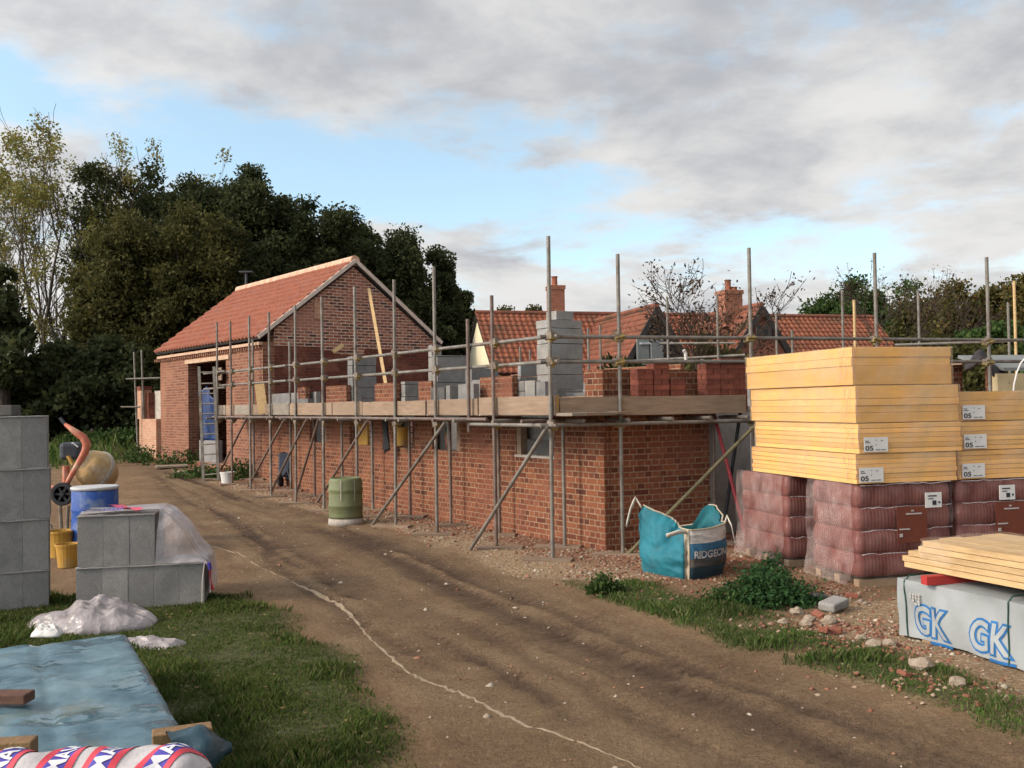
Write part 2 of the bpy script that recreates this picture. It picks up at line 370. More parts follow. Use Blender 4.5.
def tarpmat():
    mt, nt, bs, L = newmat('wet blue grey tarpaulin')
    n = noise_node(nt, L, 2.3, 6); r = ramp(nt, L, n.outputs['Fac'], [(.30, (.045,.095,.125)), (.52, (.085,.15,.18)), (.74, (.15,.22,.245))])
    n2 = noise_node(nt, L, 1.7, 4); r2 = ramp(nt, L, n2.outputs['Fac'], [(.60, (0,0,0)), (.70, (.5,.5,.5))])
    L(mixc(nt, L, r2.outputs[0], r.outputs[0], (.15,.145,.085)), bs.inputs['Base Color'])
    n3 = noise_node(nt, L, 2.6, 2); r3 = ramp(nt, L, n3.outputs['Fac'], [(.40, (.05,)*3), (.56, (.5,)*3)]); L(r3.outputs[0], bs.inputs['Roughness'])
    n4 = noise_node(nt, L, 4.5, 4); n4.noise_type = 'RIDGED_MULTIFRACTAL'; n4.inputs['Gain'].default_value = 1.4; bump(nt, L, n4.outputs['Fac'], .22, .03, bs); return mt
m_tarp = tarpmat(); TARP_CREASE(m_tarp, 4.2, .45)
m_grass = leafmat('grass blade', [(.045,.075,.016),(.070,.110,.022),(.095,.130,.030),(.17,.15,.07)], .4)
m_grassR = leafmat('verge grass blade', [(.05,.095,.020),(.075,.125,.028),(.10,.14,.035),(.20,.18,.09)], .4)
m_weed = leafmat('dark green weed', [(.02,.055,.018),(.032,.078,.024),(.05,.10,.032)], .3)
m_oak = leafmat('dark oak leaf', [(.030,.042,.016),(.050,.062,.024),(.078,.084,.034)], .4)
m_olv = leafmat('olive leaf', [(.052,.055,.018),(.080,.078,.024),(.105,.092,.030)], .4)
m_rust_l = leafmat('autumn leaf', [(.06,.066,.02),(.10,.09,.026),(.14,.09,.03)], .35)
m_ylw = leafmat('thin yellow leaf', [(.15,.18,.045),(.24,.22,.06),(.23,.165,.06)], .5)
m_brnl = leafmat('brown leaf', [(.05,.03,.02),(.08,.045,.025),(.04,.028,.02)], .25)
m_mid = leafmat('mid green leaf', [(.032,.062,.018),(.052,.090,.024),(.075,.11,.03)], .35)
m_lfall = leafmat('fallen leaf', [(.17,.13,.045),(.12,.07,.035),(.20,.17,.07)], .1)
m_stone = M('pale rubble stone', (.36,.285,.21), (.23,.175,.125), 8, .95, bmp=.6)
m_brub = leafmat('brick rubble', [(.19,.075,.048),(.25,.105,.065),(.13,.05,.035),(.33,.25,.18),(.21,.10,.065)], 0)
m_gravel = leafmat('mixed gravel', [(.30,.22,.15),(.42,.36,.29),(.22,.13,.09),(.34,.15,.09)], 0)

# ------------------------------------------------------------------ ground
lp = [(128,466),(150,486),(185,522),(215,552),(262,596),(330,652),(395,705),(445,768),(490,850),(520,920)]
rp = [(150,464),(250,492),(330,512),(430,540),(520,575),(600,606),(700,640),(850,690),(1024,745),(1200,800),(1500,900)]
lw = sorted([(G(*p).y, G(*p).x) for p in lp]); rw = sorted([(G(*p).y, G(*p).x) for p in rp])
def xl(y): return np.interp(y, [a for a, b in lw], [b for a, b in lw])
def xr(y): return np.interp(y, [a for a, b in rw], [b for a, b in rw])
C0 = V((1.14, 11.95, 0)); U = V((-.555, .832, 0)).normalized(); W = V((.906, .423, 0)).normalized()
NU = V((-U.y, U.x, 0)); NU = NU if NU.x < 0 else -NU      # outward normal of the long wall
NW = V((W.y, -W.x, 0))                                     # outward normal of the short wall
def sm(a, b, x):
    t = np.clip((x-a)/(b-a), 0, 1); return t*t*(3-2*t)
def masks(x, y):
    l, r = xl(y), xr(y); w = np.maximum(r-l, .5)
    e = (fbm(x*1.3, y*1.3, 3)-.5)*.8
    road = sm(-.15, .15, x-l+e*.7)*sm(-.15, .15, r-x+e*.6)
    u = (x-l)/w + (fbm(x*.6, y*.6, 9)-.5)*.12
    rut = np.exp(-((u-.27)/.10)**2)*.8 + np.exp(-((u-.72)/.11)**2) + .6*np.exp(-((u-.50)/.05)**2)*sm(11, 7, y)
    stk = fbm(u*16, y*.30+3, 23, 4)
    rut = np.clip((.25+.75*rut)*sm(.42, .60, stk*.75+.25*fbm(x*5, y*5, 24))+.35*rut*sm(.35,.6,fbm(x*3,y*3,25)), 0, 1)*sm(5.0, 7.5, y+3.2*sm(.2, .6, u))*road
    if 0: rut = np.clip(rut*sm(.30, .62, fbm(x*2.2, y*2.2, 21)*.7+fbm(x*7, y*7, 22)*.4+.0), 0, 1)*road*.85
    gl = sm(-.35, .40, l-x+e*1.1)*sm(9.8, 8.6, y+e*2)*sm(-.6, .3, (l-x)-.35*sm(5.6, 4.8, y)+e)
    gl = np.maximum(gl, sm(.1, 1.2, l-x)*sm(24, 28, y))
    d = x-r
    gr = sm(.0, .25, d+e*.5)*sm(1.25, .75, d+e*.8)*sm(10.6, 9.6, y+d*.3)
    gr = gr*sm(.36, .60, fbm(x*1.3, y*1.3, 31)+.10)*(1-.75*sm(2.4, 3.3, x)*sm(8.2, 6.5, y))
    # distance in front of the long wall
    vx = (x-C0.x)*NU.x+(y-C0.y)*NU.y; vs = (x-C0.x)*U.x+(y-C0.y)*U.y
    vw = (x-C0.x)*NW.x+(y-C0.y)*NW.y
    red = sm(1.5, .6, vx+e*1.2)*sm(-2.5, -1, vs)*(1-road)
    red = np.maximum(red, sm(1.5, .2, vw+e*1.5)*sm(-.5, .5, x-1)*sm(11.2, 11.9, y+x*-.0)*.0+sm(2.6, 1.2, vw+e*1.2)*sm(0, .8, x-1)*.75*(1-road)*(1-gr))
    red = red*sm(.25, .5, fbm(x*2, y*2, 41)+.15)
    pale = sm(-.25, .15, d+e*.8)*sm(2.3, 1.2, d+e)*sm(9.6, 10.6, y)*sm(26, 20, y)*(1-.55*sm(.9, .4, vx+e))
    pale = np.maximum(pale, sm(.5, .7, fbm(x*.9, y*1.3, 51)+.08*sm(10, 8, y))*sm(0, .5, d)*.9)
    far = sm(36, 42, y); gl = np.maximum(gl, far)
    return road, rut, np.clip(gl, 0, 1), np.clip(gr, 0, 1), np.clip(red, 0, 1), np.clip(pale*(1-gr), 0, 1)
def axis(lo, hi, st, far, g=1.22):
    a = list(np.arange(lo, hi, st)); s_ = st; x = a[-1]
    while x < far: s_ *= g; x += s_; a.append(x)
    s_ = st; x = lo; b = []
    while x > -far: s_ *= g; x -= s_; b.append(x)
    return np.array(b[::-1]+a)
gx = axis(-8.5, 7, .05, 420); gy = axis(3.0, 24, .055, 900)
XX, YY = np.meshgrid(gx, gy)
mk = masks(XX, YY)
ZZ = hz0(XX, YY) - .035*mk[1] + .03*(fbm(XX*2, YY*2, 61)-.5)*(1-.3*mk[0]) + .022*(fbm(XX*7, YY*7, 62, 3)-.5) + .03*mk[2] + .05*mk[3] + .02*mk[4]*(fbm(XX*9, YY*9, 63)-.3)
ZZ = ZZ*sm(1200, 200, np.hypot(XX, YY))
ny, nx = XX.shape; idx = np.arange(nx*ny).reshape(ny, nx)
fq = np.stack([idx[:-1,:-1], idx[:-1,1:], idx[1:,1:], idx[1:,:-1]], -1).reshape(-1, 4)
def groundmat():
    mt, nt, bs, L = newmat('site ground')
    def at(nm):
        a = nt.nodes.new('ShaderNodeAttribute'); a.attribute_name = nm; s_ = nt.nodes.new('ShaderNodeSeparateColor'); L(a.outputs['Color'], s_.inputs[0]); return s_
    a, b = at('ma'), at('mb'); t = nt.nodes.new('ShaderNodeTexCoord'); o = t.outputs['Object']
    n1 = noise_node(nt, L, 1.1, 8, vec=o, rough=.7); n2 = noise_node(nt, L, 22, 6, vec=o, rough=.75); n3 = noise_node(nt, L, 70, 3, vec=o)
    soil = ramp(nt, L, n1.outputs['Fac'], [(.3, (.16,.095,.052)), (.55, (.24,.15,.082)), (.75, (.32,.215,.125))]).outputs[0]
    road = ramp(nt, L, n1.outputs['Fac'], [(.30, (.150,.092,.050)), (.5, (.215,.138,.077)), (.72, (.275,.188,.108))]).outputs[0]
    c = mixc(nt, L, a.outputs[0], soil, road)
    c = mixc(nt, L, a.outputs[1], c, (.092,.056,.035))
    red = ramp(nt, L, n2.outputs['Fac'], [(.35, (.13,.042,.026)), (.6, (.26,.085,.045)), (.75, (.38,.24,.16))]).outputs[0]
    c = mixc(nt, L, b.outputs[1], c, red)
    pale = ramp(nt, L, n2.outputs['Fac'], [(.35, (.24,.155,.085)), (.55, (.38,.265,.155)), (.7, (.52,.42,.31))]).outputs[0]
    c = mixc(nt, L, b.outputs[2], c, pale)
    gr = ramp(nt, L, n2.outputs['Fac'], [(.35, (.045,.055,.018)), (.7, (.115,.115,.042))]).outputs[0]
    ga = nt.nodes.new('ShaderNodeMath'); ga.operation = 'MAXIMUM'; L(a.outputs[2], ga.inputs[0]); L(b.outputs[0], ga.inputs[1])
    c = mixc(nt, L, ga.outputs[0], c, gr)
    gv = ramp(nt, L, n3.outputs['Fac'], [(.3, (.72,.72,.72)), (.55, (1,1,1)), (.72, (1.25,1.22,1.18))]).outputs[0]
    gv2 = ramp(nt, L, n2.outputs['Fac'], [(.3, (.70,.70,.70)), (.6, (1.1,1.1,1.1))]).outputs[0]
    c = mixc(nt, L, 1, mixc(nt, L, 1, c, gv, 'MULTIPLY'), gv2, 'MULTIPLY')
    n5 = noise_node(nt, L, 130, 2, vec=o); g5 = ramp(nt, L, n5.outputs['Fac'], [(.62, (0,0,0)), (.70, (.8,.8,.8))]).outputs[0]
    n6 = noise_node(nt, L, 6, 5, vec=o); g6 = ramp(nt, L, n6.outputs['Fac'], [(.42, (.15,.15,.15)), (.62, (1,1,1))]).outputs[0]
    c = mixc(nt, L, mixc(nt, L, 1, g5, g6, 'MULTIPLY'), c, (.42,.36,.28))
    n7 = noise_node(nt, L, 48, 3, vec=o); g7 = ramp(nt, L, n7.outputs['Fac'], [(.27, (.55,.52,.50)), (.40, (1,1,1))]).outputs[0]
    c = mixc(nt, L, 1, c, g7, 'MULTIPLY')
    L(c, bs.inputs['Base Color']); bs.inputs['Roughness'].default_value = .95; bs.inputs['Specular IOR Level'].default_value = .15
    ad = nt.nodes.new('ShaderNodeMath'); ad.operation = 'MULTIPLY_ADD'; L(n3.outputs['Fac'], ad.inputs[0]); ad.inputs[1].default_value = .35; L(n2.outputs['Fac'], ad.inputs[2])
    mp = nt.nodes.new('ShaderNodeMapping'); mp.inputs['Rotation'].default_value = (0, 0, -math.atan2(.78, -.62)); L(o, mp.inputs[0])
    wv = nt.nodes.new('ShaderNodeTexWave'); wv.bands_direction = 'X'; wv.inputs['Scale'].default_value = 2.6; wv.inputs['Distortion'].default_value = 2.2; wv.inputs['Detail'].default_value = 3; wv.inputs['Detail Scale'].default_value = 2.5; L(mp.outputs[0], wv.inputs['Vector'])
    lg = nt.nodes.new('ShaderNodeMath'); lg.operation = 'MULTIPLY'; L(wv.outputs['Fac'], lg.inputs[0]); L(a.outputs[1], lg.inputs[1])
    ad2 = nt.nodes.new('ShaderNodeMath'); ad2.operation = 'MULTIPLY_ADD'; L(lg.outputs[0], ad2.inputs[0]); ad2.inputs[1].default_value = .8; L(ad.outputs[0], ad2.inputs[2])
    bump(nt, L, ad2.outputs[0], 1, .04, bs); return mt
g = np_mesh('ground', np.stack([XX, YY, ZZ], -1).reshape(-1, 3), fq, groundmat(), kind='structure')
for nm, ch in (('ma', (mk[0], mk[1], mk[2])), ('mb', (mk[3], mk[4], mk[5]))):
    at_ = g.data.color_attributes.new(nm, 'FLOAT_COLOR', 'POINT'); arr = np.ones((nx*ny, 4), np.float32)
    for i in range(3): arr[:, i] = ch[i].ravel()
    at_.data.foreach_set('color', arr.ravel())
g.data.polygons.foreach_set('use_smooth', np.ones(len(fq), bool))
def zg(x, y):
    i = np.clip(np.searchsorted(gx, x), 1, nx-1); j = np.clip(np.searchsorted(gy, y), 1, ny-1); return ZZ[j, i]
def zf(x, y): return float(zg(x, y))
# pale gritty line along the left side of the track
pl = [(208,545),(238,553),(262,568),(290,580),(318,592),(340,604),(358,622),(372,640),(392,658),(412,674),(424,680)]
pl2 = [(462,692),(480,702),(505,716),(535,728),(575,742),(620,760),(650,775)]
for q in (pl+[(442,686)]+pl2,):
    pts = []
    for i in range(len(q)-1):
        for k in range(6): t = k/6; pts.append((q[i][0]*(1-t)+q[i+1][0]*t, q[i][1]*(1-t)+q[i+1][1]*t))
    w = [G(*p) for p in pts]; b = MB(); n = len(w); vs = []
    for i, p in enumerate(w):
        d = (w[min(i+1, n-1)]-w[max(i-1, 0)]); d.z = 0; d.normalize(); sd = V((-d.y, d.x, 0)); wd = (.010+.012*float(vnoise(i*.35, 3.0, 91))+R.uniform(-.003,.004))*(1 if q[i//6 if i//6 < len(q) else -1][0] < 430 or i % 9 else .5)*min(1, 4*i/n+.2)*min(1, 4*(n-1-i)/n+.2)
        j = R.uniform(-.012, .012)
        for k, hgt in ((-1, -.004), (0, .003), (1, -.004)):
            e = p+sd*(wd*k+j); e.z = zf(e.x, e.y)+hgt+.004; vs.append(e)
    b.add(vs, [(i*3+k, i*3+k+1, i*3+k+4, i*3+k+3) for i in range(n-1) for k in (0, 1)])
    o = b.build('pale_grit_line', M('pale grit', (.27,.21,.14), (.19,.135,.083), 9, .95, bmp=.6)); o['kind'] = 'stuff'

def blades(name, mask_i, box, dens, hl, mat, thr=.12, wid=.006):
    x0, x1, y0, y1 = box; n = int((x1-x0)*(y1-y0)*dens)
    x = NR.uniform(x0, x1, n); y = NR.uniform(y0, y1, n); mm = masks(x, y)[mask_i]
    cl = fbm(x*2.4, y*2.4, 77)
    keep = (mm*sm(.12, .45, cl) > NR.rand(n)*.9+.02) & (mm > thr)
    x, y, cl = x[keep], y[keep], cl[keep]; n = len(x); z = zg(x, y)-.008
    h = NR.uniform(hl[0], hl[1], n)*(.55+1.1*sm(.4, .75, cl)); a = NR.uniform(0, 2*np.pi, n); ln = NR.uniform(.1, .75, n)*h; la = NR.uniform(0, 2*np.pi, n)
    dx, dy = np.cos(a)*wid*(.7+NR.rand(n)*.8), np.sin(a)*wid*(.7+NR.rand(n)*.8); lx, ly = np.cos(la)*ln, np.sin(la)*ln
    v = np.stack([np.stack([x-dx, y-dy, z], 1), np.stack([x+dx, y+dy, z], 1), np.stack([x+dx*.8+lx*.35, y+dy*.8+ly*.35, z+h*.6], 1), np.stack([x-dx*.1+lx, y-dy*.1+ly, z+h], 1)], 1).reshape(-1, 3)
    f = np.arange(4*n).reshape(n, 4)
    return np_mesh(name, v, f, mat, kind='stuff')
blades('grass', 2, (-5.2, .4, 3.3, 9.6), 5200, (.022, .06), m_grass, wid=.005)
blades('verge_grass', 3, (.2, 5.5, 3.3, 10.8), 5200, (.018, .06), m_grassR, wid=.0045)
blades('grass', 2, (-24, -9, 25, 38), 60, (.15, .45), m_grassR, wid=.03)
# weeds at the foot of the barn, fallen leaves, gravel
def flecks(name, x, y, size, mat, lift=.004, tilt=.5, squashz=.5, solid=True):
    n = len(x); z = zg(x, y)
    if solid:
        base = np.array([(1,0,0),(0,1,0),(-1,0,0),(0,-1,0),(0,0,1),(0,0,-.6)], float); fc = np.array([(0,1,4),(1,2,4),(2,3,4),(3,0,4),(1,0,5),(2,1,5),(3,2,5),(0,3,5)])
        s_ = size*(.5+NR.rand(n, 1, 3)*1.0); a = NR.rand(n)*6.28; b = base[None]*s_*np.array([1, 1, squashz]) + (NR.rand(n, 6, 3)-.5)*size[..., None] *.5 if isinstance(size, np.ndarray) else base[None]*s_*np.array([1,1,squashz])
        ca, sa = np.cos(a)[:, None], np.sin(a)[:, None]
        v = np.stack([b[..., 0]*ca-b[..., 1]*sa+x[:, None], b[..., 0]*sa+b[..., 1]*ca+y[:, None], b[..., 2]+z[:, None]+lift], -1).reshape(-1, 3)
        f = (fc[None]+6*np.arange(n)[:, None, None]).reshape(-1, 3)
    else:
        base = np.array([(-1,-.6,0),(1,-.6,0),(1,.6,0),(-1,.6,0)], float); a = NR.rand(n)*6.28; b = base[None]*size*(.5+NR.rand(n, 1, 1))
        ca, sa = np.cos(a)[:, None], np.sin(a)[:, None]; b[..., 2] = (NR.rand(n, 4)-.3)*size*.8
        v = np.stack([b[..., 0]*ca-b[..., 1]*sa+x[:, None], b[..., 0]*sa+b[..., 1]*ca+y[:, None], b[..., 2]+z[:, None]+lift], -1).reshape(-1, 3); f = np.arange(4*n).reshape(n, 4)
    return np_mesh(name, v, f, mat, kind='stuff')
n = 620; flecks('fallen_leaves', NR.uniform(-5, .5, n), NR.uniform(3.4, 9, n), .011, m_lfall, .035, solid=False)
x = NR.uniform(-8, 6.5, 60000); y = NR.uniform(3.4, 22, 60000); mm = masks(x, y)
k = (np.clip(mm[5]*.7+mm[4]*.6+mm[0]*.05, 0, 1)*sm(.35, .6, fbm(x*1.5, y*1.5, 88)+.1) > NR.rand(60000)); x, y = x[k], y[k]
flecks('gravel', x, y, .014, m_gravel, .0, squashz=.6)
k = NR.rand(len(x)) < .08; flecks('rubble_gravel', x[k], y[k], .032, m_gravel, .0, squashz=.6)
# brick rubble spread round the tile pallets, the bag and along the wall foot
ca = [(G(*q), sx_, sy_, n_) for q, sx_, sy_, n_ in (((800,590),.45,.35,420),((760,560),.4,.5,260),((835,628),.35,.22,260),((640,575),.5,.4,260),((620,556),.5,.25,260),((730,598),.5,.16,160),((880,652),.3,.2,200),((950,690),.3,.2,120))]
bx_ = np.concatenate([c_.x+sx_*NR.randn(n_) for c_, sx_, sy_, n_ in ca]+[np.array([(C0+U*a_+NU*b_).x for a_, b_ in zip(NR.uniform(0,12,1400), np.abs(NR.randn(1400))*.5)])])
NR2 = np.random.RandomState(5)
by_ = np.concatenate([c_.y+sy_*NR.randn(n_) for c_, sx_, sy_, n_ in ca]+[np.zeros(1400)])
tt_, vv_ = NR2.uniform(0, 12, 1400), np.abs(NR2.randn(1400))*.5
bx_[-1400:] = C0.x+U.x*tt_+NU.x*(vv_+.03); by_[-1400:] = C0.y+U.y*tt_+NU.y*(vv_+.03)
flecks('brick_rubble', bx_, by_, .024, m_brub, .0, squashz=.6)

# ------------------------------------------------------------------ wing under construction
def WP(s, v, z): return C0 + U*s + NU*v + V((0,0,z))     # v>0 in front of the wall
def TP(t, v, z): return C0 + W*t + NW*v + V((0,0,z))
wing = thing('brick_wing', 'half built long brick wing behind the scaffolding, with grey block piers', 'building', tuple(C0))
def lw_box(b, s0, s1, z0, z1, d0=0, d1=.1): b.par(WP(s0, -d0, z0), U*(s1-s0), -NU*(d1-d0), V((0,0,z1-z0)))
def tw_box(b, t0, t1, z0, z1, d0=0, d1=.1): b.par(TP(t0, -d0, z0), W*(t1-t0), -NW*(d1-d0), V((0,0,z1-z0)))
wins = [(1.06,1.98),(3.55,4.45),(5.05,5.75),(6.75,7.75),(8.9,9.8)]
b = MB(); zs, zt = 1.14, 1.95
lw_box(b, 0, 12.72, -.15, zs)
c = 0
for a0, a1 in wins: lw_box(b, c, a0, zs, zt); c = a1
lw_box(b, c, 12.72, zs, zt)
for s0, s1, z1 in ((0,.36,2.28),(2.05,2.93,2.27),(4.45,4.9,2.27),(5.77,6.6,2.28),(7.88,8.88,2.29),(10,10.46,2.3)): lw_box(b, s0, s1, zt, z1)
b.build('brick_leaf', m_wing, wing)
b = MB(); tw_box(b, .103, 1.62, -.15, 2.28, 0, .1); tw_box(b, 2.7, 6.1, -.15, 1.2); tw_box(b, 6.15, 6.42, 1.2, 2.38); tw_box(b, 7.05, 7.28, 1.2, 2.34); tw_box(b, 6.1, 9, -.15, 1.2)
b.build('brick_leaf', m_wing, wing)
b = MB()
lw_box(b, .3, 12.6, -.15, 1.13, .18, .28); lw_box(b, .3, 1.0, 1.13, 2.0, .18, .28); lw_box(b, 2.1, 3.45, 1.13, 2.25, .18, .28); lw_box(b, 4.5, 5.0, 1.13, 2.1, .18, .28)
lw_box(b, 5.8, 6.7, 1.13, 2.1, .18, .28); lw_box(b, 7.8, 8.85, 1.13, 2.1, .18, .28); lw_box(b, 9.85, 12.6, 1.13, 2.2, .18, .28)
lw_box(b, 1.02, 2.05, 1.13, 1.62, .20, .30)
b.build('block_leaf', m_block, wing)
# piers of stacked blocks; each course its own slightly offset block row inside the pier mesh
def pier(s0, s1, z0, z1, d0, d1, mat, steps=None):
    b = MB(); z = z0
    while z < z1-.01:
        hh = min(.215, z1-z); j = R.uniform(-.008, .008)
        b.par(WP(s0+j, -d0+R.uniform(-.006, .006), z), U*(s1-s0), -NU*(d1-d0), V((0,0,hh-.008))); z += hh
    return b.build('block_pier', mat, wing, bevel=.004)
pier(1.26, 1.58, 1.62, 3.03, .11, .68, m_blockpale); pier(1.30, 1.54, 3.03, 3.16, .26, .56, m_blockpale)
pier(4.44, 4.62, 1.6, 2.70, .11, .70, m_block); pier(4.63, 4.75, 1.6, 2.88, .11, .30, m_blockpale); pier(7.82, 8.05, 1.6, 2.86, .11, .62, m_block)
pier(1.90, 2.10, 1.62, 2.20, .11, .50, m_blockpale); pier(2.12, 2.2, 1.62, 2.45, .2, .5, m_blockpale); pier(5.6, 5.75, 1.6, 2.3, .11, .5, m_block); pier(3.5, 3.7, 1.6, 2.45, .2, .7, m_block)
b = MB()                                                   # courtyard side wall of the wing
def cw(s0, s1, z0, z1): b.par(WP(s0, -4.6, z0), U*(s1-s0), -NU*.1, V((0,0,z1-z0)))
cw(-.5, 12, -.1, 2.3)
b.build('block_leaf', m_block, wing)
b = MB()
for s0, s1, z1 in ((.5,2.6,2.52),(3.4,5.6,2.55),(6.4,9,2.55)): cw(s0, s1, 2.3, z1)
b.build('brick_leaf', m_wing, wing)
# inner block wall and jamb beyond the end doorway
b = MB(); tw_box(b, 1.63, 2.75, -.1, 1.78, .55, .65); b.build('block_leaf', m_blockpale, wing)
b = MB(); tw_box(b, 1.625, 1.70, 0, 1.95, .02, .16); b.build('door_jamb', m_block, wing)
b = MB(); b.tube(TP(1.52,.02,1.95), TP(1.52,.02,2.42), .022); b.build('reinforcing_post', m_tube, wing)
# timber window frames and boards in the low openings
for s0, s1, mt, dep in ((1.98-.11, 1.98, m_board, .12), (3.55, 3.67, m_board, .12), (5.05, 5.16, m_tbrown, .1), (8.9, 9.0, m_board, .12)):
    b = MB(); lw_box(b, s0, s1, zs+.004, 1.66, .012, dep); b.build('window_post', mt, wing)
b = MB(); lw_box(b, 7.0, 7.45, zs+.004, 1.55, .03, .07); b.build('window_board', m_yellow, wing)
b = MB(); lw_box(b, 1.06, 1.87, zs+.004, 1.36, .11, .16); b.build('window_board', m_blockdark, wing)
b = MB(); lw_box(b, 1.04, 2.0, zs-.03, zs+.003, -.015, .1); b.build('window_sill', m_dust, wing)
# loose blocks standing on the platform / wall
def block(label, s, v, z, sx, sy, sz, mat, rz=0):
    b = MB(); ang = math.atan2(U.y, U.x)+rz; b.box((0,0,sz/2), sx, sy, sz); o = b.build('concrete_block', mat, None, bevel=.004, uv=(0,0,0)); o.location = WP(s, v, z); o.rotation_euler = (0,0,ang)
    return tag(o, label, 'concrete block', 'loose concrete blocks on the scaffold platform')
PZ = 1.716
block('grey block lying by the boards beside the striped light end block', 3.0, .16, PZ, .45, .1, .46, m_block)
block('pale block with its light end turned to the track', 3.42, .18, PZ, .12, .2, .45, m_blockpale)
block('dark grey block left of the pale ended block', 3.8, .2, PZ, .44, .1, .43, m_blockdark)
block('pale block stood on end beside the corner pier', 1.25, .2, PZ, .24, .1, .46, m_blockpale)
block('dark block just left of the tall corner pier', .98, .16, PZ, .2, .2, .44, m_block)
block('sloping block offcut by the brick stub nearest the barn', 9.35, .3, PZ, .4, .2, .33, m_block, .5)

# hanging yellow buckets under the platform
def bucket(name, label, p, r, h, mat, cat='bucket', group=None, handle=True, fill=None):
    t = thing(name, label, cat, tuple(p), group); p = V(p)
    b = MB(); b.lathe(p, [(r*.78, 0), (r*.8, .01), (r*.98, h-.03), (r*1.05, h-.03), (r*1.05, h), (r*.96, h), (r*.76, .03), (0, .03)], 20); b.build('body', mat, t, smooth=False)
    if handle:
        b = MB(); b.path([p+V((r*1.05*math.cos(a), -.02-.25*r*math.sin(a), h-.02-r*.7*math.sin(a))) for a in [k*math.pi/10 for k in range(11)]], .005, 6); b.build('handle', m_tube, t)
    return t
q = WP(5.3, .12, 1.18); bucket('yellow_bucket', 'yellow bucket hung under the boards in front of the brick wall', q, .15, .32, m_yellow)
b = MB(); b.tube(q+V((0,0,.3)), q+V((0,0,.52)), .006, 6); tag(b.build('hanging_rope', m_black), 'short dark rope holding the yellow bucket under the boards', 'rope')
b = MB(); b.grid(lambda u, v: WP(5.65+.22*u, .2+.03*math.sin(9*u+4*v), 1.66-.62*v*(1-.25*abs(u-.5))), 6, 8); tag(b.build('dark_jacket', m_black, solid=.02, smooth=True), 'black cloth hanging beside the yellow bucket', 'cloth')

# ------------------------------------------------------------------ scaffold (front, L-shaped)
O0 = V((.45, 11.3, 0)); SD = V((-.552, .834, 0)).normalized(); SN = V((.834, .552, 0)).normalized(); FD = V((.937, .35, 0)).normalized(); FN = V((-.35, .937, 0)).normalized()
def OP(s, v=0, z=0): return O0 + SD*s + SN*v + V((0,0,z))
def FP(t, v=0, z=0): return O0 + FD*t + FN*v + V((0,0,z))
TR = .0245
sc = thing('tube_scaffold', 'L shaped tube scaffold with board platform wrapped round the unfinished brick wing', 'scaffold', tuple(O0))
def pole(p, q, mat=None, nm='standard_pole'):
    b = MB(); b.tube(p, q, TR, 10); return b.build(nm, mat or m_tube, sc, smooth=False)
def gz(p): p = V(p); p.z = zf(p.x, p.y); return p
coup_pts = []
outs = [(0,3.86),(1.24,3.28),(2.82,3.86),(4.13,3.83),(5.55,3.88),(7,3.86),(8.4,3.84),(9.8,3.83),(11.1,3.86),(12.4,3.86),(13.5,3.93)]
plates = []
def rail_z(s, hi): return (2.66 if hi else 2.36)+.0045*s
for s, top in outs:
    p = gz(OP(s)); q = OP(s, 0, top); q += V((R.uniform(-.02,.02), R.uniform(-.02,.02), 0)); pole(p, q, m_rust if s in (1.24, 12.4) else m_tube); plates.append(p)
    for z in (1.60, rail_z(s, 1), rail_z(s, 0)): coup_pts.append((OP(s, .03, z), 0))
for s, top in ((.7,1.66),(2.25,1.66),(3.64,1.66),(5,1.66),(6.45,1.66),(7.8,1.66),(9.2,1.66),(10.55,3.3),(11.8,1.66),(13,3.5)):
    p = gz(OP(s, .7)); pole(p, OP(s, .7, top), m_rust if R.random() < .5 else m_tube); plates.append(p)
for s in (3.3,): pole(OP(1.85, -.02, 1.5), OP(1.85, -.02, 3.02), m_rust, 'guard_post')
fouts = [(.93,3.68),(2.83,3.84),(4.86,3.86),(6.88,3.88),(8.6,3.9)]
for t, top in fouts:
    p = gz(FP(t)); pole(p, FP(t, 0, top)); plates.append(p)
    for z in (1.60, 2.66, 2.36): coup_pts.append((FP(t, .03, z), 1))
def tube_run(f, a, b_, z, v=0, nm='ledger', mat=None, slope=0.0045, n=1):
    L_ = (b_-a)/n
    for i in range(n): pole(f(a+i*L_-(.12 if i else 0), v+.048*(i % 2), z+slope*(a+i*L_)), f(a+(i+1)*L_, v+.048*(i % 2), z+slope*(a+(i+1)*L_)), mat, nm)
for z in (2.66, 2.36): tube_run(OP, -.12, 13.7, z, .045, n=3); tube_run(FP, -.1, 10, z, .045, slope=.004 if z > 2.5 else .002, n=2)
tube_run(OP, 1.35, 13.7, 1.665, -.05, slope=0.001, n=3, mat=m_rust); tube_run(OP, -.2, 1.75, 1.60, -.05, slope=0); tube_run(OP, .2, 13.7, 1.64, .7, slope=0, n=2, mat=m_rust)
tube_run(FP, -.15, 6, 1.60, -.05, slope=0)
tube_run(OP, 12.9, 14.6, 2.36, .0, slope=0); tube_run(OP, 12.9, 14.6, 2.74, .0, slope=0)
for i in range(18):                                       # transoms with their ends sticking out
    s = .35+i*.78+R.uniform(-.1, .1); pole(OP(s, -.22+R.uniform(-.06, .1), 1.71-.035-TR), OP(s, .92, 1.71-.035-TR), None if i % 3 else m_rust, 'transom')
for t in (.35, .95, 1.55, 2.1, 2.65): pole(FP(t, -.18, 1.65), FP(t, .36+t*.05, 1.65), None, 'transom')
for (bx, by), s, z in (((470,550), -.06, 1.6),((372,525), 2.4, 1.62),((317,503.5), 4.95, 1.63),((295.5,496.6), 7.02, 1.64),((270,494), 7.6, 1.64),((248,487), 8.75, 1.64),((221,470), 11.1, 1.65)):
    p = G(bx, by); p.z = zf(p.x, p.y); pole(p, OP(s, -.08, z), None if s < 3 else m_rust, 'brace')
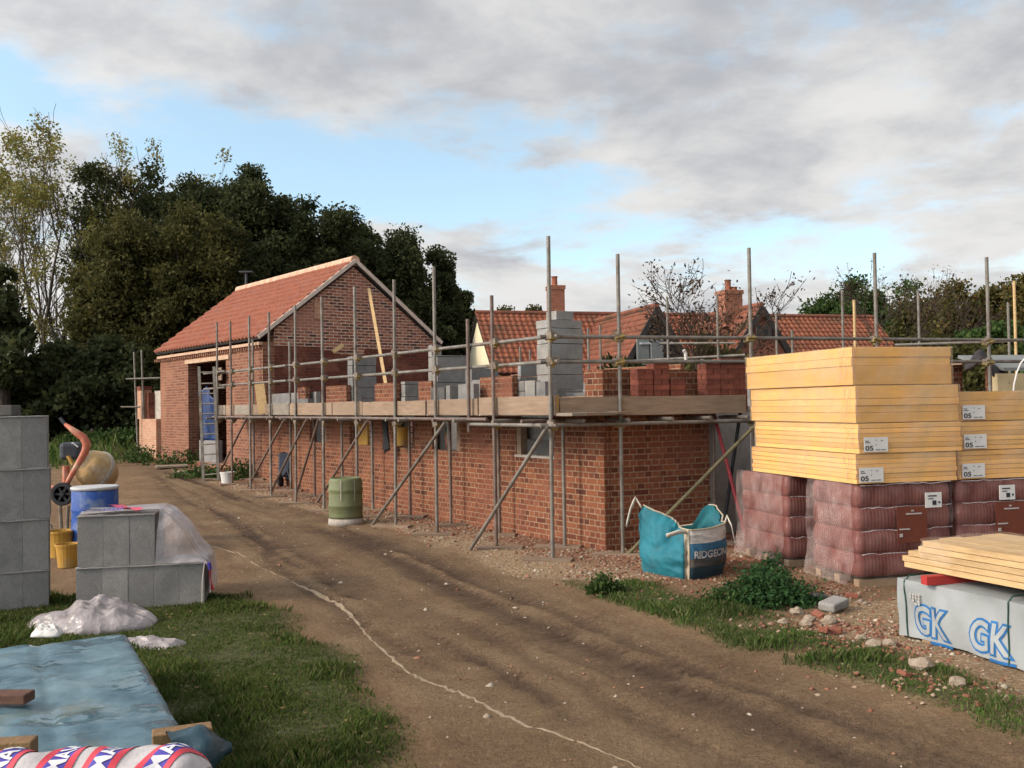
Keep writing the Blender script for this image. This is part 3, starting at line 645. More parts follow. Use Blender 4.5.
p = G(664, 522); pole(gz(FP(.95, -.06)), FP(2.9, -.1, 1.62), m_olive, 'brace'); pole(TP(1.66, .05, 1.72), gz(FP(2.66, -.1)), m_redp, 'brace'); pole(FP(2.78, .2, 1.7), gz(FP(2.52, .3)), m_black, 'brace'); pole(gz(TP(1.6, .12, 0)), TP(1.6, .12, 1.7), m_rust, 'standard_pole')
for p in plates:                                          # sole boards
    a = R.uniform(-.3, .3); b = MB(); b.box((p.x+R.uniform(-.1,.1), p.y+R.uniform(-.06,.06), p.z+.012), .6, .2, .04, math.atan2(SD.y, SD.x)*0+a); b.build('sole_board', m_board, sc, bevel=.004)
cm = MB(); cm.box((0,0,0), .13, .10, .09); cm.tube((-.07,-.065,0), (.07,-.065,0), .017, 6); cm.tube((.02,0,-.07), (.02,0,.07), .043, 8)
cproto = None
for p, k in coup_pts:
    if cproto is None: cproto = cm.build('coupler', m_coup, sc, bevel=.01, uv=None); cproto.data.transform(Matrix.Translation(V(sc['_w']))); o = cproto
    else: o = cproto.copy(); COL.objects.link(o)
    o.location = p-V(sc['_w']); o.rotation_euler = (R.uniform(-.2,.2), R.uniform(-.3,.3), math.atan2(SD.y, SD.x) if k == 0 else math.atan2(FD.y, FD.x))
# platform boards and toe boards
for r in range(4):
    a = -.35
    for L_ in (3.9, 3.9, 3.9, 2.6):
        b = MB(); v0 = .06+.226*r; b.par(OP(a, v0, 1.71+R.uniform(0,.006)), SD*(L_-.01), SN*.222, V((0,0,.036))); b.build('platform_board', m_board if r % 2 else m_boardg, sc, bevel=.004); a += L_
for r in range(2):
    b = MB(); b.par(FP(.05, .06+.2*r, 1.71), FD*3.1, FN*.196, V((0,0,.036))); b.build('platform_board', m_boardg, sc, bevel=.004)
tb = [(-.03,1.72),(1.73,1.42),(3.2,2.2),(5.43,1.25),(6.7,2.1),(8.85,1.05),(9.93,1.2),(11.15,1.2),(12.4,.6),(13.03,.55)]
for i, (s0, L_) in enumerate(tb):
    b = MB(); b.par(OP(s0, .035+R.uniform(0,.012), 1.722+R.uniform(-.004,.004)), SD*L_, SN*.036, V((0,0,.222+R.uniform(-.006,.012)))); b.build('toe_board', (m_board, m_boardg)[i in (5, 7, 9)], sc, bevel=.004)
b = MB(); b.par(FP(.14, .03, 1.70), FD*2.62, FN*.036, V((0,0,.232))); b.build('toe_board', m_board, sc, bevel=.004)
b = MB(); b.par(FP(.02, .02, 1.715), FD*.10, FN*.03, V((0,0,.24))); b.build('end_board', m_yellow, sc, bevel=.004)

# rear scaffold
rs = thing('tube_scaffold', 'rear tube scaffold seen behind the wing, its bare poles against the houses', 'scaffold', (5.5, 17.3, 0))
def rpole(p, q, nm='standard_pole', mat=None):
    b = MB(); b.tube(p, q, TR, 8); b.build(nm, mat or m_tube, rs)
for px, py, Y in ((600,325,20.5),(588,328,20),(667,297,18.2),(717,294,17.9),(776,313,19.5),(842,290,17.3),(918,290,17.2),(1008,303,16.5),(530,350,24),(520,347,24.5),(792,330,18.5)):
    q = P(px, py, Y); rpole((q.x, q.y, 0), q)
q = P(854, 300, 16.2); rpole((q.x, q.y, 0), q, 'timber_post', m_tim); q = P(1014, 281, 16); rpole((q.x, q.y, 0), q, 'timber_post', m_tim)
rpole(P(632, 361, 18.6), P(745, 355, 17.8), 'ledger'); rpole(P(895, 345, 17.3), P(1030, 340.5, 16.4), 'ledger'); rpole(P(660, 343.5, 20), P(735, 343, 19.5), 'ledger')
# short far scaffold
fs = thing('tube_scaffold', 'small tube scaffold of two poles at the far left end of the barn', 'scaffold', tuple(G(137, 456)))
Yf = fs.location.y
for a, c_ in (((134,352),(138,456)), ((141.5,350),(145,455))):
    b = MB(); b.tube(P(*a, Yf), P(*c_, Yf), TR*1.2, 8); b.build('standard_pole', m_tube, fs)
for a, c_ in (((126,379),(160,378)), ((121,407),(140,407))):
    b = MB(); b.tube(P(*a, Yf-.08), P(*c_, Yf-.08), TR*1.1, 8); b.build('ledger', m_tube, fs)

# loose bricks stacked on the platform (front side)
b = MB(); b.box((0,0,.0325), .215, .1025, .065); br0 = b.build('red_brick', m_redbrick, None, bevel=.004, uv=(0,0,0)); tag(br0, 'loose red brick in the stacks on the scaffold platform', 'brick', 'loose bricks stacked on the scaffold')
first = [br0]; fang = math.atan2(FD.y, FD.x)
def put_brick(t, v, z, turn):
    o = br0 if first else br0.copy()
    if first: first.clear()
    else: COL.objects.link(o)
    o.location = FP(t, v, z); o.rotation_euler = (0, 0, fang + turn + R.uniform(-.05, .05))
hts = {0: 5, 1: 6, 2: 6, 3: 4, 4: 5, 5: 3}
for cidx, (t0, n_) in enumerate([(1.32,8),(1.55,9),(1.78,6),(2.30,9),(2.52,10),(2.70,10)]):
    for k in range(n_):
        if k % 2:
            for e in (-.055, .055): put_brick(t0+e, .17, 1.747+.066*k, math.pi/2)
        else:
            put_brick(t0, .115, 1.747+.066*k, 0); put_brick(t0, .225, 1.747+.066*k, 0)
b = MB(); b.path([FP(1.98,.2,2.38), FP(1.98,.2,2.48), FP(1.95,.2,2.52)], .022, 8); tag(b.build('pipe_offcut', m_white), 'short white pipe offcut standing on the bricks by the platform', 'pipe')

# ------------------------------------------------------------------ barn
NB = V((-5.9, 22.5, 0)); BD = V((-.626, .78, 0)).normalized(); GD = V((.78, .626, 0)).normalized()
barn = thing('brick_barn', 'old red brick barn with new pantile roof at the far end of the wing', 'barn', tuple(NB))
def BP(s, g_, z): return NB + BD*s + GD*g_ + V((0,0,z))
ZE, ZR, GW, BL = 3.56, 5.47, 4.95, 7.2
b = MB()
b.par(BP(.0, 0, -.1), BD*2.23, GD*.3, V((0,0,ZE-.02))); b.par(BP(4.92, 0, -.1), BD*(BL-4.92), GD*.3, V((0,0,ZE-.02))); b.par(BP(2.23, 0, 3.24), BD*2.69, GD*.3, V((0,0,ZE-3.36)))
b.par(BP(2.23, .02, -.1), BD*2.69, GD*.28, V((0,0,.55)))
b.build('wall', m_barn, barn)
b = MB(); b.prism([BP(.001, 0.301, -.1), BP(.001, GW, -.1), BP(.001, GW, ZE), BP(.001, GW/2, ZR-.05), BP(.001, .301, ZE+.2)], BD*.3)
b.prism([BP(BL-.3, 0.301, -.1), BP(BL-.3, GW-.3, -.1), BP(BL-.3, GW-.3, ZE), BP(BL-.3, GW/2, ZR-.05), BP(BL-.3, .301, ZE)], BD*.3)
b.par(BP(.31, GW-.3, -.1), BD*(BL-.31), GD*.3, V((0,0,ZE)))
b.build('gable_wall', m_gable, barn)
b = MB()
for g0, g1, z0, z1 in ((.3,1.5,2.0,3.36),(1.5,1.9,2.0,3.28),(1.9,2.35,2.0,3.18),(2.75,4.75,2.0,3.34)): b.par(BP(-.015, g0, z0), BD*.015, GD*(g1-g0), V((0,0,z1-z0)))
b.build('wall_scar', m_scar, barn)
b = MB(); b.par(BP(-.02, 1.35, 4.05), BD*.02, GD*.18, V((0,0,.45))); b.build('infill_patch', m_stub, barn)
b = MB(); b.par(BP(2.0, -.03, 3.13), BD*3.1, GD*.3, V((0,0,.11))); b.build('lintel', m_lintel, barn)
b = MB()
for i in range(52): b.par(BP(.05+i*.145, -.07, ZE-.27), BD*.075, GD*.07, V((0,0,.075)))
b.build('dentil_course', m_barn, barn)
b = MB(); b.par(BP(-.0, -.10, ZE-.19), BD*BL, GD*.1, V((0,0,.07))); b.build('eaves_band', m_lintel, barn)
def pantiles(b, e0, e1, r0_, r1_, courses, waves, amp, lift):
    """e0->e1 along the eaves, r0_->r1_ along the ridge; waved tile courses lapping one another"""
    e0, e1, r0_, r1_ = V(e0), V(e1), V(r0_), V(r1_)
    nrm = (e1-e0).cross(r0_-e0).normalized(); nrm = nrm if nrm.z > 0 else -nrm
    K = waves*6
    for c_ in range(courses):
        a0, a1 = c_/courses, min(1, (c_+1)/courses+.012); vs = []
        for t, off in ((a0, -.012), (a0, lift), (a1, .004)):
            p0, p1 = e0.lerp(r0_, t), e1.lerp(r1_, t)
            for k in range(K+1):
                ph = (k % 6)/6*2*math.pi; hgt = amp*(math.sin(ph)+.35*math.sin(2*ph))
                vs.append(p0.lerp(p1, k/K)+nrm*(hgt+off+R.uniform(-.004,.004)))
        b.add(vs, [(j*(K+1)+k, j*(K+1)+k+1, (j+1)*(K+1)+k+1, (j+1)*(K+1)+k) for j in (0, 1) for k in range(K)])
ov, vg = .14, .08; sl = (ZR-ZE)/(GW/2)
def slab(e0, e1, r1_, r0_, th=.06):
    nrm = (V(e1)-V(e0)).cross(V(r0_)-V(e0)).normalized(); nrm = nrm if nrm.z > 0 else -nrm
    return [V(p)-nrm*.035 for p in (e0, e1, r1_, r0_)], -nrm*th
for sg in (0, 1):
    ge = -ov if not sg else GW+ov
    e0, e1 = BP(-vg, ge, ZE-ov*sl+.12), BP(BL+vg, ge, ZE-ov*sl+.12); q0, q1 = BP(-vg, GW/2, ZR+.12), BP(BL+vg, GW/2, ZR+.12)
    b = MB(); pantiles(b, e0, e1, q0, q1, 12, 34, .024, .055); rf = b.build('roof', m_tileN, barn, smooth=True)
    b = MB(); poly, ex = slab(e0, e1, q1, q0); b.prism(poly, ex); b.build('rafters', m_dkwood, barn)
    b = MB(); d = (q0-e0); b.beam(e0+V((0,0,-.02)), q0+V((0,0,-.02)), .07, .09); b.build('verge', m_verge, barn)
b = MB()
for i in range(17):
    a0 = -vg+i*(BL+2*vg)/17; p0, p1 = BP(a0, GW/2, ZR+.10), BP(a0+(BL+2*vg)/17-.02, GW/2, ZR+.10); b.tube(p0, p1, .13, 12)
b.build('ridge_tiles', m_ridge, barn)
b = MB(); q = BP(6.7, GW/2, ZR+.2); b.tube(q, q+V((0,0,.42)), .04, 8); b.box(q+V((0,0,.42)), .4, .2, .04); b.build('flue', m_dgrey, barn)
tb_ = P(219, 374, 24.2); b = MB(); b.box(tb_, .38, .03, .32, math.atan2(BD.y, BD.x)); tag(b.build('offcut_board', m_board), 'small pale board high in the barn opening behind the ladder', 'board')
# blue sheet hanging in the opening, and a grey block stack below
b = MB(); bp0, bp1 = BP(3.25, .14, 0), BP(4.45, .14, 0)
def shf(u, v):
    p = bp0.lerp(bp1, u); z = 1.02+(2.55-.35*abs(u-.65)*2-1.02)*v; return V((p.x, p.y, z))+GD*(.05*math.sin(7*u+3*v)+.03*math.sin(17*u-5*v))
b.grid(shf, 24, 20); tag(b.build('blue_sheet', m_blue, smooth=True, solid=.006), 'crumpled blue sheet hanging in the barn doorway behind the ladder', 'sheet')
b = MB(); b.par(BP(3.15, .08, .449), BD*1.2, GD*.18, V((0,0,.58))); tag(b.build('block_infill', m_block, bevel=.01), 'grey block standing in the barn doorway below the blue sheet', 'concrete block')
# stub wall left of the barn
st = thing('stub_wall', 'low broken pinkish brick wall with grey patch left of the barn', 'wall', tuple(BP(8.4, 0, .4)))
b = MB(); b.par(BP(BL+.05, -.12, .1), BD*1.55, GD*.3, V((0,0,1.5))); b.par(BP(8.55, -.12, 1.6), BD*.42, GD*.3, V((0,0,.88)));
b.build('brickwork', m_stub, st)
b = MB(); b.box(BP(8.75, .03, 2.54), .35, .35, .12, math.atan2(BD.y, BD.x)); b.build('coping_brick', m_redbrick, st)
b = MB(); b.par(BP(BL+.02, .19, 1.2), BD*1.1, GD*.12, V((0,0,1.25))); b.build('render_patch', m_dust, st)
b = MB(); b.par(BP(8.3, .0, 1.6), BD*.24, GD*.25, V((0,0,.8))); b.build('inner_brick', m_scar, st)
# cut board leaning by the scaffold and the long plank on the gable
q = P(263, 402, 19.9); b = MB(); b.beam(q+V((0,0,-.24)), P(259.5, 384, 19.9), .2, .03, (0,1,0)); tag(b.build('leaning_board', m_tim), 'pale cut board leaning behind the toe board near the barn corner', 'board')
b = MB(); b.beam(P(384, 374, 22.5)+(P(384, 374, 22.5)-P(369, 289, 24.05))*1.1, P(369, 289, 24.05), .075, .05, (0,-1,0)); tag(b.build('long_plank', m_tim), 'long pale timber plank leaning up the barn gable', 'plank')
b = MB(); b.beam(P(333, 352, 23.42), P(343, 345, 23.62), .10, .05, (0,-1,0)); tag(b.build('plank_offcut', m_tim), 'short pale plank offcut fixed slantwise on the barn gable', 'plank')

# ladder
la = thing('ladder', 'grey metal ladder leaning at the barn doorway end of the scaffold', 'ladder', tuple(G(210, 481)))
yl = la.location.y
for a, c_ in (((199,366.5),(203.5,482)), ((214,366.5),(218.5,480))):
    p, q = P(*c_, yl), P(*a, yl-.1); b = MB(); b.beam(p, q, .03, .065, (1,0,0)); b.build('stile', m_tube, la)
for i in range(11):
    t = .06+i*.088; 
    if i == 10: t = .95
    b = MB(); b.tube(P(203.5-4.5*t, 482-115.5*t, yl-.1*t), P(218.5-4.5*t, 480.5-114*t, yl-.1*t), .016, 8); b.build('rung', m_tube, la)
p = G(227.5, 484); bucket('white_bucket', 'white plastic bucket on the ground beside the ladder foot', (p.x, p.y, zf(p.x, p.y)), .16, .28, m_white)

# tipped up wheelbarrow against the wall by the barn corner
p = gz(G(284, 487)); wb = thing('wheelbarrow', 'dark wheelbarrow tipped up on its wheel against the wall by the barn', 'wheelbarrow', tuple(p))
b = MB(); A_ = p+V((-.12, .05, .22)); 
b.add([A_+V(o) for o in ((-.02,0,0),(.20,-.06,0),(.30,.06,0),(-.02,.34,.02),(.02,-.14,.52),(.34,-.2,.55),(.5,.2,.5),(.12,.3,.55))], [(0,1,5,4),(1,2,6,5),(2,3,7,6),(3,0,4,7),(0,3,2,1)]); b.build('tray', m_slate, wb, bevel=.04, solid=.012)
b = MB(); Mx = Matrix.Rotation(rad(80), 3, 'Y'); b.lathe(p+V((-.08,0,.15)), [(.06,-.03),(.13,-.045),(.16,0),(.13,.045),(.06,.03)], 18, Mx); b.build('wheel', m_black, wb)
for e in (0, .3):
    b = MB(); b.path([p+V((-.1+e*.4,-.05+e*.3,.15)), p+V((.12+e,-.03+e*.2,.42)), p+V((.30+e*.8,.05+e*.2,.85))], .018, 7); b.build('handle', m_dgrey, wb)
b = MB(); b.path([p+V((.1,-.1,.4)), p+V((.22,-.2,.02))], .016, 7); b.build('leg', m_dgrey, wb)

# green drum
p = G(346, 523.5); zz = zf(p.x, p.y)
gd = thing('green_drum', 'olive green ribbed drum standing in spilt mortar before the brick wall', 'drum', (p.x, p.y, zz)); r = .268
prof = [(r*1.02,.10),(r*.99,.14),(r*.995,.27),(r*1.03,.285),(r*1.03,.31),(r*.995,.325),(r*.99,.48),(r*.97,.50),(r*1.03,.53),(r*1.03,.56),(r*.99,.575),(r*.985,.68),(r*.93,.72),(r*.90,.735),(r*.88,.70),(0,.70)]
b = MB(); b.lathe((p.x,p.y,zz), prof, 32); b.build('body', m_green, gd, smooth=True)
b = MB(); b.lathe((p.x,p.y,zz-.02), [(r*1.06,0),(r*1.04,.06),(r*1.0,.13),(r*.5,.13)], 32); b.build('mortar_crust', m_dust, gd, smooth=True)
b = MB()
for a_ in (-1.7, -.9): b.add([V((p.x+r*1.035*math.cos(a_+e), p.y+r*1.035*math.sin(a_+e), zz+z)) for e, z in ((0,.71),(.05,.71),(.06,.52),(.03,.36),(0,.40))], [(0,1,2,3,4)])
b.build('splash', m_dust, gd)

# ------------------------------------------------------------------ tile pallets
def frame_pt(O, a, b_): return lambda x, y, z: O + a*x + b_*y + V((0,0,z))
LD = V((-.25, .968, 0)).normalized(); RD = V((.968, .25, 0)).normalized()
PC = G(859, 588); PC.z = 0
def pallet(O, name, label, lx, ly, nl, hl, tag_at=None, base=.09):
    t = thing(name, label, 'tile pallet', (O.x, O.y, 0), 'shrink wrapped pallets of clay tiles'); f = frame_pt(O, RD, LD)
    for k in range(3):
        b = MB(); y0 = ly*(.03+.42*k); b.par(f(.02, y0, -.02), RD*(lx-.04), LD*.09, V((0,0,base+.0))); b.build('pallet_bearer', m_pwood, t)
    rr = .05
    def ring(off, n=6):
        out = []
        for cx, cy, a0 in ((lx-rr, rr, -90), (lx-rr, ly-rr, 0), (rr, ly-rr, 90), (rr, rr, 180)):
            for k in range(n+1):
                a = rad(a0+90*k/n); out.append((cx+(rr+off)*math.cos(a), cy+(rr+off)*math.sin(a)))
        return out
    nr = len(ring(0))
    for l in range(nl):
        b = MB(); vs = []; rows = 8
        for j in range(rows+1):
            u = j/rows; off = -.020+.028*math.sin(math.pi*min(1, max(0, u)))**.5
            for (x_, y_) in ring(off): vs.append(f(x_, y_, base+.01+(l+u)*hl))
        fs = [(j*nr+k, j*nr+(k+1) % nr, (j+1)*nr+(k+1) % nr, (j+1)*nr+k) for j in range(rows) for k in range(nr)]
        fs.append([rows*nr+k for k in range(nr)]); b.add(vs, fs); b.build('tile_layer', m_tiles, t, smooth=False)
    b = MB(); vs = []; rows = nl*6; zt_ = base+.02+nl*hl
    for j in range(rows+1):
        u = j/rows
        for (x_, y_) in ring(.024+.014*math.sin(2*math.pi*(u*nl-.25))+.0): vs.append(f(x_+.005*math.sin(9*y_+13*u), y_+.005*math.sin(8*x_+11*u+1), .05+(zt_-.05)*u))
    fs = [(j*nr+k, j*nr+(k+1) % nr, (j+1)*nr+(k+1) % nr, (j+1)*nr+k) for j in range(rows) for k in range(nr)]
    fs.append([rows*nr+k for k in range(nr)]); b.add(vs, fs); b.build('shrink_wrap', m_filmr, t, smooth=True)
    b = MB()                                              # heavier creased film over the long end face and the folded skirt
    b.grid(lambda u, v: f(-.066-.010*math.sin(3+9*v*nl/5)+.012*math.sin(23*u+3*v)+.006*math.sin(51*u-17*v)-.05*(1-v)**6, ly*u, .03+(zt_-.02)*v), 30, 40); b.build('wrap_end', m_filmw, t, smooth=True)
    for l in range(1, nl+1):
        b = MB(); zz_ = base+.012+l*hl; b.path([f(.02+(lx-.04)*k/16, -.030-R.uniform(0,.012), zz_+R.uniform(-.008,.008)) for k in range(17)], [R.uniform(.002,.0065) for k in range(17)], 5); b.build('film_crease', m_filmp, t, smooth=True)
    if tag_at:
        b = MB(); x0, z0 = tag_at; b.par(f(x0, -.056, z0), RD*.19, LD*.006, V((0,0,.15))); lb = b.build('label', m_paper, t)
        b = MB()
        for xx, zz_, w_, h_ in ((.03,.11,.1,.012),(.03,.085,.06,.008),(.08,.025,.045,.045),(.15,.04,.02,.02)): b.par(f(x0+xx, -.059, z0+zz_), RD*w_, LD*.003, V((0,0,h_)))
        b.build('print', m_ink, lb)
        b = MB(); b.par(f(.42, -.046, .42), RD*.34, LD*.004, V((0,0,.36))); b.build('orange_sheet', M('orange printed sheet', (.155,.040,.020), (.12,.03,.017), 3, .5), t)
        b = MB()
        for xx, zz_, w_ in ((.52,.70,.18),(.44,.55,.12),(.58,.73,.03)): b.par(f(xx, -.05, zz_), RD*w_, LD*.003, V((0,0,.014)))
        b.par(f(.44,-.05,.48), RD*.035, LD*.003, V((0,0,.035))); b.build('print', m_bagw, t)
    return t
pallet(PC, 'tile_pallet', 'wrapped pallet of clay tiles with white label and orange sheet, under the tall insulation stack', 1.08, .80, 4, .226, (.74, .76))
pallet(PC+LD*1.27+RD*-.02, 'tile_pallet', 'wrapped tile pallet nearest the teal bag, without any paper label', .8, 1.05, 4, .226)
p3 = PC+RD*1.18+LD*.02
pallet(p3, 'tile_pallet', 'wrapped tile pallet under the shorter insulation stack at the right edge', 1.1, .8, 4, .226, (.46, .80))

# insulation packs
def inspack(O, name, label, lx, ly, z0, layers, lab=None, jit=0):
    t = thing(name, label, 'insulation pack', (O.x, O.y, z0), 'wrapped packs of insulation boards'); f = frame_pt(O, RD, LD); z = z0
    for h_ in layers:
        jx, jy = R.uniform(-.006, .006), R.uniform(-.006, .006)
        b = MB(); b.par(f(jx, jy, z), RD*lx, LD*ly, V((0,0,h_-.006))); b.build('board', m_insL, t, bevel=.003)
        b = MB(); b.par(f(.005, .005, z+h_-.006), RD*(lx-.010), LD*(ly-.010), V((0,0,.006))); b.build('foil_facing', m_foil, t); z += h_
    b = MB(); e = .012; zt_ = z+.004
    def shell(u, v):
        per = [(0,0),(lx,0),(lx,ly),(0,ly),(0,0)]; k = min(3, int(u*4)); w_ = u*4-k; x_ = per[k][0]*(1-w_)+per[k+1][0]*w_; y_ = per[k][1]*(1-w_)+per[k+1][1]*w_
        ox = (x_/lx-.5)*2*e; oy = (y_/ly-.5)*2*e
        return f(x_+ox+R.uniform(-.002,.004), y_+oy, z0+(zt_-z0)*v)
    b.grid(shell, 48, 5); b.build('shrink_film', m_film, t, smooth=True)
    b = MB()                                              # gathered film at the visible corner
    for k in range(5):
        yy = R.uniform(-.01, .0); b.path([f(-.014+R.uniform(0,.05), -.014, z0+.02+R.uniform(0,.05)), f(-.016+R.uniform(0,.03), -.016, (z0+z)/2), f(-.014+R.uniform(0,.05), -.014, z-.03)], .003, 4)
        b.path([f(-.015, R.uniform(.02,.25), z0+.02), f(-.016, R.uniform(.02,.2), z-.03)], .0025, 4)
    b.build('film_fold', m_filmw, t)
    if lab is not None:
        x0 = lab; w_, h_ = .27, .145; b = MB(); b.par(f(x0, -.022, z0+.015), RD*w_, LD*.004, V((0,0,h_))); lb = b.build('label', m_paper, t)
        b = MB(); vs, fs = text2d('05', .078, .0022); b.add([f(x0+.012+a*1.2, -.0235, z0+.030+c_*.85) for a, c_ in vs], fs)
        vs, fs = text2d('+', .04); b.add([f(x0+.122+a, -.0235, z0+.072+c_) for a, c_ in vs], fs)
        for xx, zz_, ww in ((.012,.108,.04),(.012,.092,.055),(.13,.02,.05),(.19,.02,.05),(.13,.115,.012),(.19,.11,.02)): b.par(f(x0+xx, -.0238, z0+.012+zz_), RD*ww, LD*.0015, V((0,0,.007)))
        b.build('print', m_ink, lb)
    return t
IC = PC+RD*-.02+LD*-.03; IZ = 1.02; ly_, lx_ = 2.06, 1.16
inspack(IC, 'insulation_pack', 'bottom labelled yellow insulation pack of the tall stack, on the tile pallets', lx_, ly_, IZ, [.0485]*6, .02)
inspack(IC+RD*.03+LD*.0, 'insulation_pack', 'labelled yellow insulation pack second from the bottom of the tall stack', lx_+.03, ly_-.03, IZ+.297, [.0495]*6, .05)
inspack(IC+RD*.01+LD*-.0, 'insulation_pack', 'unlabelled insulation pack with two thick boards, just below the top pack', lx_+.03, ly_+.02, IZ+.60, [.10,.07,.07,.13])
inspack(IC+RD*-.02+LD*.0, 'insulation_pack', 'topmost pack of the tall stack, three layers and dirty film at its corner', lx_-.02, ly_+.06, IZ+.975, [.19,.085,.10])
I3 = p3+LD*-.0+RD*.02
inspack(I3, 'insulation_pack', 'bottom labelled pack of the shorter insulation stack at the right edge', 1.1, 2.2, IZ, [.0485]*6, .03)
inspack(I3+RD*.01, 'insulation_pack', 'middle labelled pack of the shorter insulation stack at the right edge', 1.1, 2.2, IZ+.297, [.0485]*6, .05)
inspack(I3+RD*-.01, 'insulation_pack', 'top labelled pack of the shorter insulation stack at the right edge', 1.1, 2.2, IZ+.595, [.08,.07,.06,.09], .06)

# roof bits behind the right stack
b = MB()
def felt(u, v):
    x0 = 965+44*u; y0 = 367+16*max(0, u-.35)**1.3-15*math.exp(-((u-.36)/.28)**2)+8*v+2*math.sin(14*u+5*v); return P(x0, y0, 14.45-.5*v)
b.grid(felt, 20, 8); tag(b.build('felt_roll', m_felt, solid=.04, smooth=True), 'dark roofing felt draped over the brick piers at right', 'roofing felt')
b = MB(); b.beam(P(955, 363, 14.5), P(1000, 363, 15.1), .22, .06); tag(b.build('lintel_plank', m_board), 'grey plank lintel laid across the brick piers at right', 'plank')
b = MB(); p0 = P(996, 356, 14.9); b.par(P(1004, 371, 14.2), V((1.6,.3,0)), V((-.12,1.2,.25)), V((0,0,.05))); tag(b.build('roof_sheet', m_greysheet), 'grey roofing sheet lying on top at the right edge', 'roof sheet')
b = MB(); b.par(P(998, 394, 13.9), V((1.6,.35,0)), V((-.03,.1,0)), V((0,0,.30))); tag(b.build('sheathing_board', m_ply), 'tan sheet board standing above the short insulation stack', 'board')
b = MB(); b.path([P(1013, 398, 12.6), P(1014, 385, 12.6), P(1017, 372, 12.6), P(1021, 363, 12.6), P(1028, 355, 12.6)], .012, 8); tag(b.build('white_hose', m_white), 'thin curved white hose rising above the short insulation stack', 'hose')

# ------------------------------------------------------------------ wrapped timber and planks at right
TA = G(900, 636); TD = (G(1022, 671)-TA); TD.z = 0; TD.normalize(); TN = V((-TD.y, TD.x, 0)); TN = TN if TN.x > 0 else -TN; TA.z = 0
gk = thing('wrapped_timber_pack', 'white wrapped timber pack with blue letters and green straps under the loose planks', 'timber pack', tuple(TA))
gkh = .455; GL = 3.0; gf = frame_pt(TA, TD, TN)
def wr(a, b_): return .010*math.sin(5*a+9*b_)+.008*math.sin(13*a-7*b_)+.006*math.sin(31*a+17*b_)
b = MB()
for k in range(3): b.par(gf(.2+.9*k, .02, -.03), TD*.08, TN*1.0, V((0,0,.05)))
b.build('bearer', m_pwood, gk)
b = MB(); b.par(gf(.03, .03, .03), TD*(GL-.06), TN*1.02, V((0,0,gkh-.05))); b.build('timber_core', m_tim, gk)
b = MB()
def gfront(a, z): return gf(a, -.012+wr(a, z)*(1 if z < gkh-.02 else .5)+.03*max(0,.06-z), z)
b.grid(lambda u, v: gfront(GL*u, .012+.02*math.sin(3*u*GL)*(1-v)+(gkh-.012)*v), 60, 14)
b.grid(lambda u, v: gf(GL*u, 1.08*v-.012+wr(GL*u, gkh)*.5*(1-v), gkh+.02*math.sin(math.pi*v)*math.sin(4*u*GL)+wr(GL*u, 3*v)*.5*v), 60, 12)
b.grid(lambda u, v: gf(-.002-abs(wr(u, v))*.5*math.sin(math.pi*u), 1.08*(1-u)-.012+wr(0, .02+(gkh-.02)*v)*u, .02+(gkh-.02)*v), 14, 12)
b.build('wrap', m_gk, gk, smooth=True)
for a in (.085, 1.0, 1.9):
    b = MB()
    b.path([gfront(a, z_)+TN*-.006 for z_ in np.linspace(.02, gkh-.01, 8)]+[gf(a, y_, gkh+.03) for y_ in np.linspace(.03, 1, 6)], .006, 5); b.build('strap', m_strap, gk)
for a0 in (.155, .68, 1.25):
    for off, mt, lift in ((.0135, m_gkblue, .006), (-.0015, m_gk, .010)):
        vs, fs = text2d('GK', .27, off+.006, sub=True); b = MB(); b.add([gfront(a0+a*.86, .075+c_*1.08)-TN*(lift-.001) for a, c_ in vs], fs); b.build('lettering', mt, gk, smooth=True)
    b = MB(); b.grid(lambda u, v: gfront(a0+.17+.20*u, .014+.022*v)-TN*.007, 8, 2); b.build('print_band', m_gkblue, gk)
b = MB()
for i in range(4):
    for j in range(4):
        if R.random() < .7: b.par(gf(.14+i*.027, -.036, .35-.022*j), TD*.018, TN*.006, V((0,0,.013)))
b.build('small_print', m_bagw, gk)
# planks
PA = G(903, 566.5, .535); PD = TD.lerp(V((.46,-.99,0)).normalized(), .5).normalized(); PN = V((-PD.y, PD.x, 0)); PN = PN if PN.x > 0 else -PN
b = MB(); q = G(924, 583, gkh+.02); q2 = G(972, 580, gkh+.02); b.beam(q+V((0,0,.02)), q+(q2-q)*2+V((0,0,.02)), .07, .065); tag(b.build('red_bearer', m_redw), 'red painted timber bearer between the wrapped pack and the planks', 'timber')
q = q+PD*1.2; b = MB(); b.beam(q+V((0,0,.02)), q+PN*1.0+V((0,0,.02)), .09, .07); tag(b.build('red_bearer', m_pwood), 'plain timber bearer under the planks at the right edge', 'timber')
kk = 0
rows_ = [('bottom', .0), ('second', .0), ('third', .03), ('fourth', .16), ('top', .18)]
for li, (nm, st_) in enumerate(rows_):
    for j in range(4):
        b = MB(); f0 = st_+R.uniform(-.03,.03)
        o_ = PA+PD*f0+PN*(.215*j+R.uniform(-.004,.004)); o_.z = .535+.0455*li
        b.par(o_, PD*2.9, PN*.205, V((0,0,.042)))
        cn = ['nearest the track', 'second from the track', 'third from the track', 'farthest from the track'][j]
        tag(b.build('timber_plank', m_plank, bevel=.003), f'pale sawn plank in the {nm} layer over the white pack, {cn}', 'plank', 'sawn planks on the wrapped pack')
q = PA+PD*.16; b = MB()
b.grid(lambda u, v: V((q.x, q.y, 0))+PD*(.02+.30*u+.02*math.sin(9*v))-PN*(.012+.006*math.sin(19*u+7*v))+V((0,0,.60+.175*v)), 10, 8)
b.grid(lambda u, v: V((q.x, q.y, 0))+PD*(.02+1.2*u)+PN*(-.012+.84*v)+V((0,0,.775+.006*math.sin(11*u+13*v))), 16, 8)
